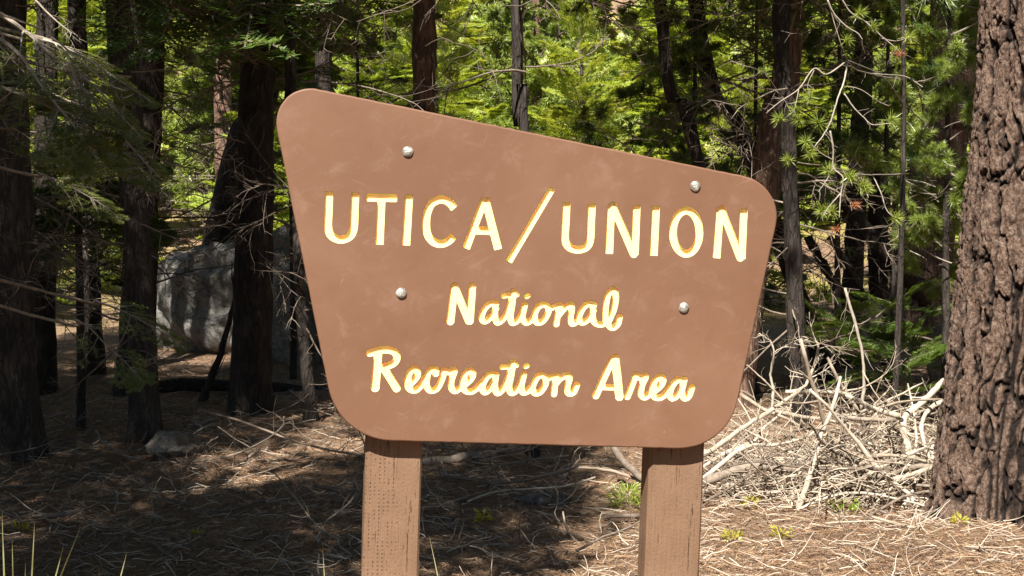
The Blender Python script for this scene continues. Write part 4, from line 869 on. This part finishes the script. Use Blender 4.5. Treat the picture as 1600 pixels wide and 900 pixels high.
# ------------------------------------------------------------------ ground litter (nobody could count it)
def litter():
    g = np.random.default_rng(9); N = 150000; Y = 6.0 + 9 * g.uniform(0, 1, N) ** 1.5; X = g.uniform(-1, 1, N) * (Y * .36 + .3); Z = gz(X, Y) + .006 + np.abs(g.normal(0, .006, N))
    Z += .012 * fbm(X * 9, Y * 9, 0, 3, 21); a = g.uniform(0, 2 * np.pi, N); l = g.uniform(.03, .085, N); wd = g.uniform(.0012, .0032, N) * (1 + Y * .05)
    d = np.stack([np.cos(a), np.sin(a), g.normal(.02, .16, N)], -1) * l[:, None]; s = np.stack([-np.sin(a), np.cos(a), g.normal(0, .5, N)], -1) * wd[:, None]
    P = np.stack([X, Y, Z], -1); V3 = np.stack([P - d / 2 - s / 2, P - d / 2 + s / 2, P + d / 2], 1).reshape(-1, 3)
    mb = MB(); mb.add(V3, np.arange(3 * N).reshape(-1, 3)); tag(link("needle_litter", mb.mesh("needle_litter", M['litter'])), "carpet of fallen brown pine needles over the forest floor", "needle litter", kind="stuff")
    N = 5200; Y = 6.0 + 8 * g.uniform(0, 1, N) ** 1.3; X = g.uniform(-1, 1, N) * (Y * .36 + .2); Z = gz(X, Y) + .008 + np.abs(g.normal(0, .012, N)); a = g.uniform(0, 2 * np.pi, N)
    p = polylines(np.stack([X, Y, Z], -1), np.stack([np.cos(a), np.sin(a), g.normal(.03, .14, N)], -1), g.uniform(.04, .20, N), 6, g, .18, 0); mb = MB(); tubes(mb, p, np.linspace(1, .5, 6)[None] * g.uniform(.001, .0034, (N, 1)), 4, cap=False)
    # extra small twigs through the brush pile
    N = 650; px = g.normal(1300, 110, N); Y = g.uniform(7.6, 9.4, N); X = (px - 800) / F_PX * Y; Z = gz(X, Y) + g.uniform(0, 1, N) ** 1.6 * (.20 * np.exp(-((px - 1400) / 110) ** 2) + .10 * np.exp(-((px - 1250) / 120) ** 2) + .04); a = g.normal(0, .8, N) + np.where(g.uniform(0, 1, N) < .5, math.pi, 0)
    p = polylines(np.stack([X, Y, Z], -1), np.stack([np.cos(a), np.sin(a), g.normal(.05, .4, N)], -1), g.uniform(.06, .28, N), 6, g, .2, 0); tubes(mb, p, np.linspace(1, .5, 6)[None] * g.uniform(.0014, .0038, (N, 1)), 4, cap=False)
    tag(link("twig_litter", mb.mesh("twig_litter", M['twig_litter'])), "dry twigs strewn over the forest floor and through the brush pile", "twigs", kind="stuff")
litter()

# ------------------------------------------------------------------ grass and little plants
def blades(name, label, pts, w=.006, mat=None, seed=0):
    g = np.random.default_rng(seed); mb = MB(); base = None
    for (x0, y0, x1, y1, Y) in pts:
        b = gp(x0, Y); p1 = at(x1, y1, Y - .05); base = b if base is None else base
        mid = (b + p1) / 2 + np.array([(b[0] - p1[0]) * .12, 0, .02]); P = catmull([b, mid, p1], 6) - base; n = len(P); ww = w * (1 - np.linspace(0, 1, n) ** 2 * .95) / 2
        side = np.array([.9, -.3, 0]); L = P - side * ww[:, None]; Rr = P + side * ww[:, None]; Mm = P + np.array([0, .0015, 0])
        V3 = np.concatenate([L, Mm, Rr]); i = np.arange(n - 1); mb.add(V3, np.concatenate([np.stack([i, n + i, n + i + 1, i + 1], -1), np.stack([n + i, 2 * n + i, 2 * n + i + 1, n + i + 1], -1)]), True)
    return tag(link(name, mb.mesh(name, mat or M['grass_sun_tint']), None, tuple(base)), label, "grass")
blades("grass_tuft", "tuft of long pale grass blades in the bottom left corner", [(-2, 900, 3, 800, 4.9), (10, 930, 19, 842, 4.9), (32, 930, 54, 816, 4.9), (36, 930, 126, 823, 4.9), (46, 930, 100, 850, 4.95), (5, 930, -12, 830, 4.8), (20, 930, 40, 880, 4.85)], .012, seed=1)
blades("grass_tuft", "two short grass blades right of the bottom left tuft", [(150, 930, 198, 863, 5.0), (140, 935, 155, 885, 5.0)], .011, seed=2)
blades("wild_grass", "single thin grass stem just left of the left post", [(507, 930, 504, 852, 5.2)], .007, seed=3)
blades("wild_grass", "single grass stem leaning left between the posts", [(700, 925, 671, 838, 5.2)], .008, seed=4)
def plant(name, label, px, Y, r, h, n, mat, seed, leaf=.03, lw=.4):
    g = np.random.default_rng(seed); b = gp(px, Y); mb = MB(); a = g.uniform(0, 6.283, n); rr = r * np.sqrt(g.uniform(0, 1, n)); P = np.stack([rr * np.cos(a), rr * np.sin(a), g.uniform(.1, 1, n) * h], -1)
    d = unit(np.stack([np.cos(a), np.sin(a), g.uniform(.1, 1.2, n)], -1) + g.normal(0, .4, (n, 3))); s = unit(np.cross(d, g.normal(0, 1, (n, 3)))); l = leaf * g.uniform(.6, 1.2, n)[:, None]
    V3 = np.stack([P, P + d * l * .5 + s * l * lw * .5, P + d * l, P + d * l * .5 - s * l * lw * .5], 1).reshape(-1, 3); mb.add(V3, np.arange(4 * n).reshape(-1, 4))
    return tag(link(name, mb.mesh(name, mat), None, tuple(b)), label, "plant")
plant("grass_tuft", "small bright green tuft beside the left side of the right post", 985, 7.9, .09, .09, 260, M['fir_yellow'], 1, .06, .12)
plant("small_plant", "low yellow-green plant on the shaded ground between the posts", 755, 7.55, .035, .05, 60, M['yellow_leaf'], 2)
plant("small_plant", "yellow-green seedling on sunlit needles right of the right post", 1226, 7.15, .045, .05, 50, M['yellow_leaf'], 3)
plant("small_plant", "yellow-green seedling nearest the right post", 1148, 7.1, .04, .05, 50, M['yellow_leaf'], 4)
plant("small_plant", "small leafy green plant at the foot of the brush pile", 1325, 7.75, .07, .06, 70, M['fir_yellow'], 5, .035, .5)
plant("small_plant", "tiny yellow plant under the left end of the brush pile", 1178, 7.75, .03, .05, 40, M['yellow_leaf'], 6)
plant("small_plant", "yellow-green seedling on the ground in front of the big trunk", 1507, 7.35, .03, .03, 40, M['yellow_leaf'], 7)
plant("small_plant", "dim yellow plant on the shaded floor right of the grass", 300, 7.35, .03, .03, 40, M['yellow_leaf'], 8)
plant("small_plant", "dim yellow plant at the left on the shaded floor", 22, 7.6, .035, .03, 40, M['yellow_leaf'], 9)

# ------------------------------------------------------------------ hanging pine twigs on the right: a young pine with named branches
def hero_pine():
    Y = 7.6; b = gp(1400, 9.6); root = empty("young_pine", tuple(b), "slender young pine with bare white twigs and needle tufts hanging right of the sign", "tree")
    rl = root.location
    P = np.array([gp(1400, 9.6), at(1406, 450, 9.6), at(1412, 200, 9.6), at(1410, -60, 9.6), at(1405, -500, 9.6)]) - np.array(rl); P[0][2] -= .1
    link("trunk", trunk_mesh(P, [.02, .018, .015, .013, .008], M['bark_dark'], 10, 3, .001, .05), root)
    g = np.random.default_rng(3)
    BR = [([(1411, 125, 9.6), (1359, 115, 8.3), (1325, 95, 7.6), (1293, 0, 7.5)], .005), ([(1410, 160, 9.6), (1380, 120, 8.5), (1325, 94, 7.6)], .004),
          ([(1325, 96, 7.6), (1318, 130, 7.55), (1310, 150, 7.5), (1298, 189, 7.5), (1286, 212, 7.5), (1272, 230, 7.5)], .0058),
          ([(1297, 204, 7.5), (1302, 234, 7.5), (1302, 262, 7.5), (1317, 277, 7.45), (1314, 302, 7.45), (1311, 340, 7.4)], .0058),
          ([(1319, 146, 7.5), (1334, 168, 7.5), (1350, 184, 7.5), (1364, 195, 7.5), (1393, 192, 7.5)], .0042),
          ([(1293, 0, 7.5), (1304, 22, 7.5), (1321, 40, 7.5), (1340, 52, 7.5), (1348, 62, 7.5)], .0045), ([(1314, -4, 7.5), (1330, 20, 7.5), (1353, 34, 7.5), (1363, 44, 7.5)], .0045),
          ([(1353, 34, 7.5), (1378, 57, 7.5), (1401, 76, 7.5), (1408, 84, 7.5)], .004), ([(1378, 60, 7.5), (1400, 64, 7.5), (1423, 57, 7.5)], .003),
          ([(1325, 94, 7.6), (1292, 116, 7.5), (1272, 107, 7.5), (1248, 139, 7.45), (1219, 159, 7.4), (1197, 177, 7.4)], .005), ([(1248, 139, 7.45), (1244, 160, 7.4), (1240, 178, 7.4)], .003),
          ([(1272, 110, 7.5), (1262, 132, 7.5), (1265, 150, 7.5)], .003), ([(1412, 272, 9.6), (1363, 273, 8.1), (1335, 272, 7.5)], .005), ([(1363, 273, 8.1), (1376, 300, 7.9), (1386, 329, 7.55), (1402, 342, 7.5)], .0045),
          ([(1302, 262, 7.5), (1290, 284, 7.5), (1278, 300, 7.5)], .003), ([(1314, 302, 7.45), (1296, 322, 7.45), (1286, 338, 7.45)], .004), ([(1412, 280, 9.6), (1440, 284, 9.3), (1462, 292, 9.1)], .004),
          ([(1359, 115, 8.3), (1390, 117, 8.0), (1416, 120, 7.7), (1442, 136, 7.6)], .004), ([(1319, 134, 7.6), (1345, 140, 7.6), (1372, 158, 7.6), (1390, 166, 7.6)], .003), ([(1302, 250, 7.5), (1284, 240, 7.5), (1268, 226, 7.5)], .003)]
    for k, (pts, r) in enumerate(BR): stick("branch", None, None, pts, r * .8, r * .42, M['pale_twig'], seed=400 + k, twigs=4, tl=.08, parent=root, S_=6, tr=.4)
    tufts = [(1325, 62), (1363, 42), (1423, 57), (1265, 151), (1215, 185), (1242, 172), (1278, 191), (1259, 221), (1266, 240), (1230, 250), (1295, 265), (1329, 276), (1355, 295), (1395, 187), (1403, 340), (1350, 290), (1283, 330), (1345, 20), (1300, 330), (1246, 186)]
    def tf(px, py, mat, ln, n, Yt=7.5):
        mb = MB(); P = at(px, py, Yt); D = unit(np.array([[(px - 1310) / 80. + .1, -.8, .1]])); tuft(mb, np.zeros((1, 3)), D, g, n, ln, .0050, 0, .030)
        tubes(mb, np.array([[(0, 0, 0), tuple(-D[0] * .03)]]), np.array([[.003, .003]]), 4, 1)
        link("needle_tuft", mb.mesh("needle_tuft", [mat, M['pale_twig']]), root, tuple(P - np.array(rl)))
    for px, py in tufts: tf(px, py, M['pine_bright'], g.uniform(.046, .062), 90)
    for px, py in ((1408, 84), (1339, 319), (1308, 358)): tf(px, py, M['orange_needle'], .036, 60)
hero_pine()

# bright leafy young pine between the two big trunks
def pine_bush(label, px, Y, rows, n, mats, seed, xr, sc=.4, Tset=PINB):
    g = np.random.default_rng(seed); b = gp(px, Y); root = empty("young_pine", tuple(b), label, "tree"); mb = MB(); ztop = at(px, rows[0], Y)[2] - b[2]; zbot = at(px, rows[1], Y)[2] - b[2]
    for k in range(n):
        z = zbot + (ztop - zbot) * (k + .5) / n; place(mb, Tset[g.integers(4)], g.uniform(0, 6.28), R_(g.normal(12, 12)), g.normal(0, .4), sc * g.uniform(.6, 1.3), (g.uniform(-.3, .3) * xr, g.uniform(-.2, .2), z))
    link("crown", mb.mesh("crown", mats), root); link("trunk", trunk_mesh(np.array([(0, 0, -.1), (.01, 0, .5), (0, .02, 1.5), (0, 0, max(ztop, 1.6))]), [.035, .03, .022, .008], M['bark_grey'], 10, seed, .002, .1), root); return root
py_m = [M['pine_bright'], M['pale_twig']]
PB3 = [flat(pine_bough(250 + k, 8, 3, 34, .12, .010)) for k in range(4)]
PB2 = [flat(pine_bough(230 + k, 9, 3, 40, .15, .0105)) for k in range(4)]
FB2 = [flat(fir_bough(240 + k, 20, 6, 5, .075, .017)) for k in range(4)]
pine_bush("bright sunlit young pine between the red-brown trunk and the big right trunk", 1480, 11.0, (-160, 420), 96, py_m, 1, .9, .42, PB2)
pine_bush("low sunlit pine sprays beside the big trunk at mid height", 1480, 12.4, (300, 470), 16, py_m, 2, .8, .38, PB2)
pine_bush("low dark pine bush behind the brush pile", 1400, 11.2, (475, 610), 26, [M['fir'], M['dead_wood']], 3, 1.6, .5, FB2)
pine_bush("small dark fir growing low between the left trunks", 120, 10.6, (240, 420), 20, [M['fir'], M['dead_wood']], 4, 1., .6, FB2)
for k, (px, Y, r0, r1, n, xr, lb) in enumerate([(1085, 12.6, -200, 330, 40, 1.9, "dark green pine crown filling the gap above the sign's upper right bolt"), (1180, 14.2, -200, 480, 36, 2.0, "dark pine foliage around the brown trunk at the sign's top right corner"),
        (1310, 12.8, -260, 380, 44, 2.0, "dark green pine foliage behind the hanging white twigs"), (1385, 13.2, -260, 300, 26, 1.6, "shaded pine foliage left of the red-brown trunk"), (455, 13.5, -200, 240, 30, 1.8, "dark fir foliage over the top left corner of the sign"), (560, 16.5, -100, 240, 20, 2., "shaded fir sprays above the sign between its left corner and the reddish trunk")]):
    pine_bush(lb, px, Y, (r0, r1), n, [M['fir'], M['dead_wood']], 20 + k, xr, .62, PB3 if k < 4 else FB2)

# ------------------------------------------------------------------ boughs reaching in from the left
def hero_boughs():
    x, y = -3.0, 6.6; b = np.array([x, y, float(gz(x, y))]); root = empty("fir_tree", tuple(b), "fir whose drooping olive boughs reach in at the upper left of the picture", "tree")
    link("trunk", trunk_mesh(np.array([(0, 0, -.1), (0, 0, .5), (0, .02, 2), (0, 0, 5.2)]), [.10, .08, .06, .02], M['bark_grey'], 16, 7, .003, .1), root)
    B = [flat(fir_bough(500 + k, 26, 9, 9, .034, .0060, .06)) for k in range(3)]
    specs = [((0, 22, 6.6), (290, 185, 6.3), -10), ((-60, 120, 6.5), (170, 165, 6.2), 0), ((0, 60, 6.4), (210, 190, 6.1), 8), ((60, 60, 6.7), (255, 100, 6.6), -8),
             ((150, 470, 7.4), (300, 520, 7.4), 0), ((120, 500, 7.4), (250, 560, 7.3), 10), ((20, 200, 6.6), (100, 232, 6.4), 0), ((60, 270, 7.6), (200, 320, 7.6), 5), ((-20, 60, 6.8), (120, 120, 6.6), 0), ((100, 100, 6.4), (240, 165, 6.2), -15)]
    for k, (a, c, roll) in enumerate(specs):
        A, Cc = at(*a), at(*c); v = Cc - A; L = np.linalg.norm(v); az = math.atan2(v[1], v[0]); pt = math.asin(v[2] / L); mb = MB(); place(mb, B[k % 3], az, pt, R_(roll + 12), L, (0, 0, 0))
        link("bough", mb.mesh("bough", [M['olive'], M['pale_twig']]), root, tuple(A - b)); 
        stick("branch", None, None, [(a[0] - 260, a[1] - 60, 6.6), ((a[0] * 2 + c[0]) / 3 - 60, (a[1] * 2 + c[1]) / 3 - 14, a[2]), a], .009, .005, M['dead_wood'], seed=520 + k, parent=root)
    for k, pts in enumerate([[(-20, 15, 6.4), (60, 45, 6.35), (120, 90, 6.3), (165, 128, 6.3), (195, 142, 6.3)], [(0, 48, 6.4), (15, 78, 6.4), (45, 110, 6.4), (75, 128, 6.4)], [(55, 0, 6.9), (85, 30, 6.9), (112, 52, 6.9)], [(105, 85, 6.3), (118, 128, 6.3), (120, 140, 6.3)]]):
        stick("branch", None, None, pts, .005, .0022, M['pale_twig'], seed=540 + k, twigs=8, tl=.13, levels=2, parent=root)
hero_boughs()
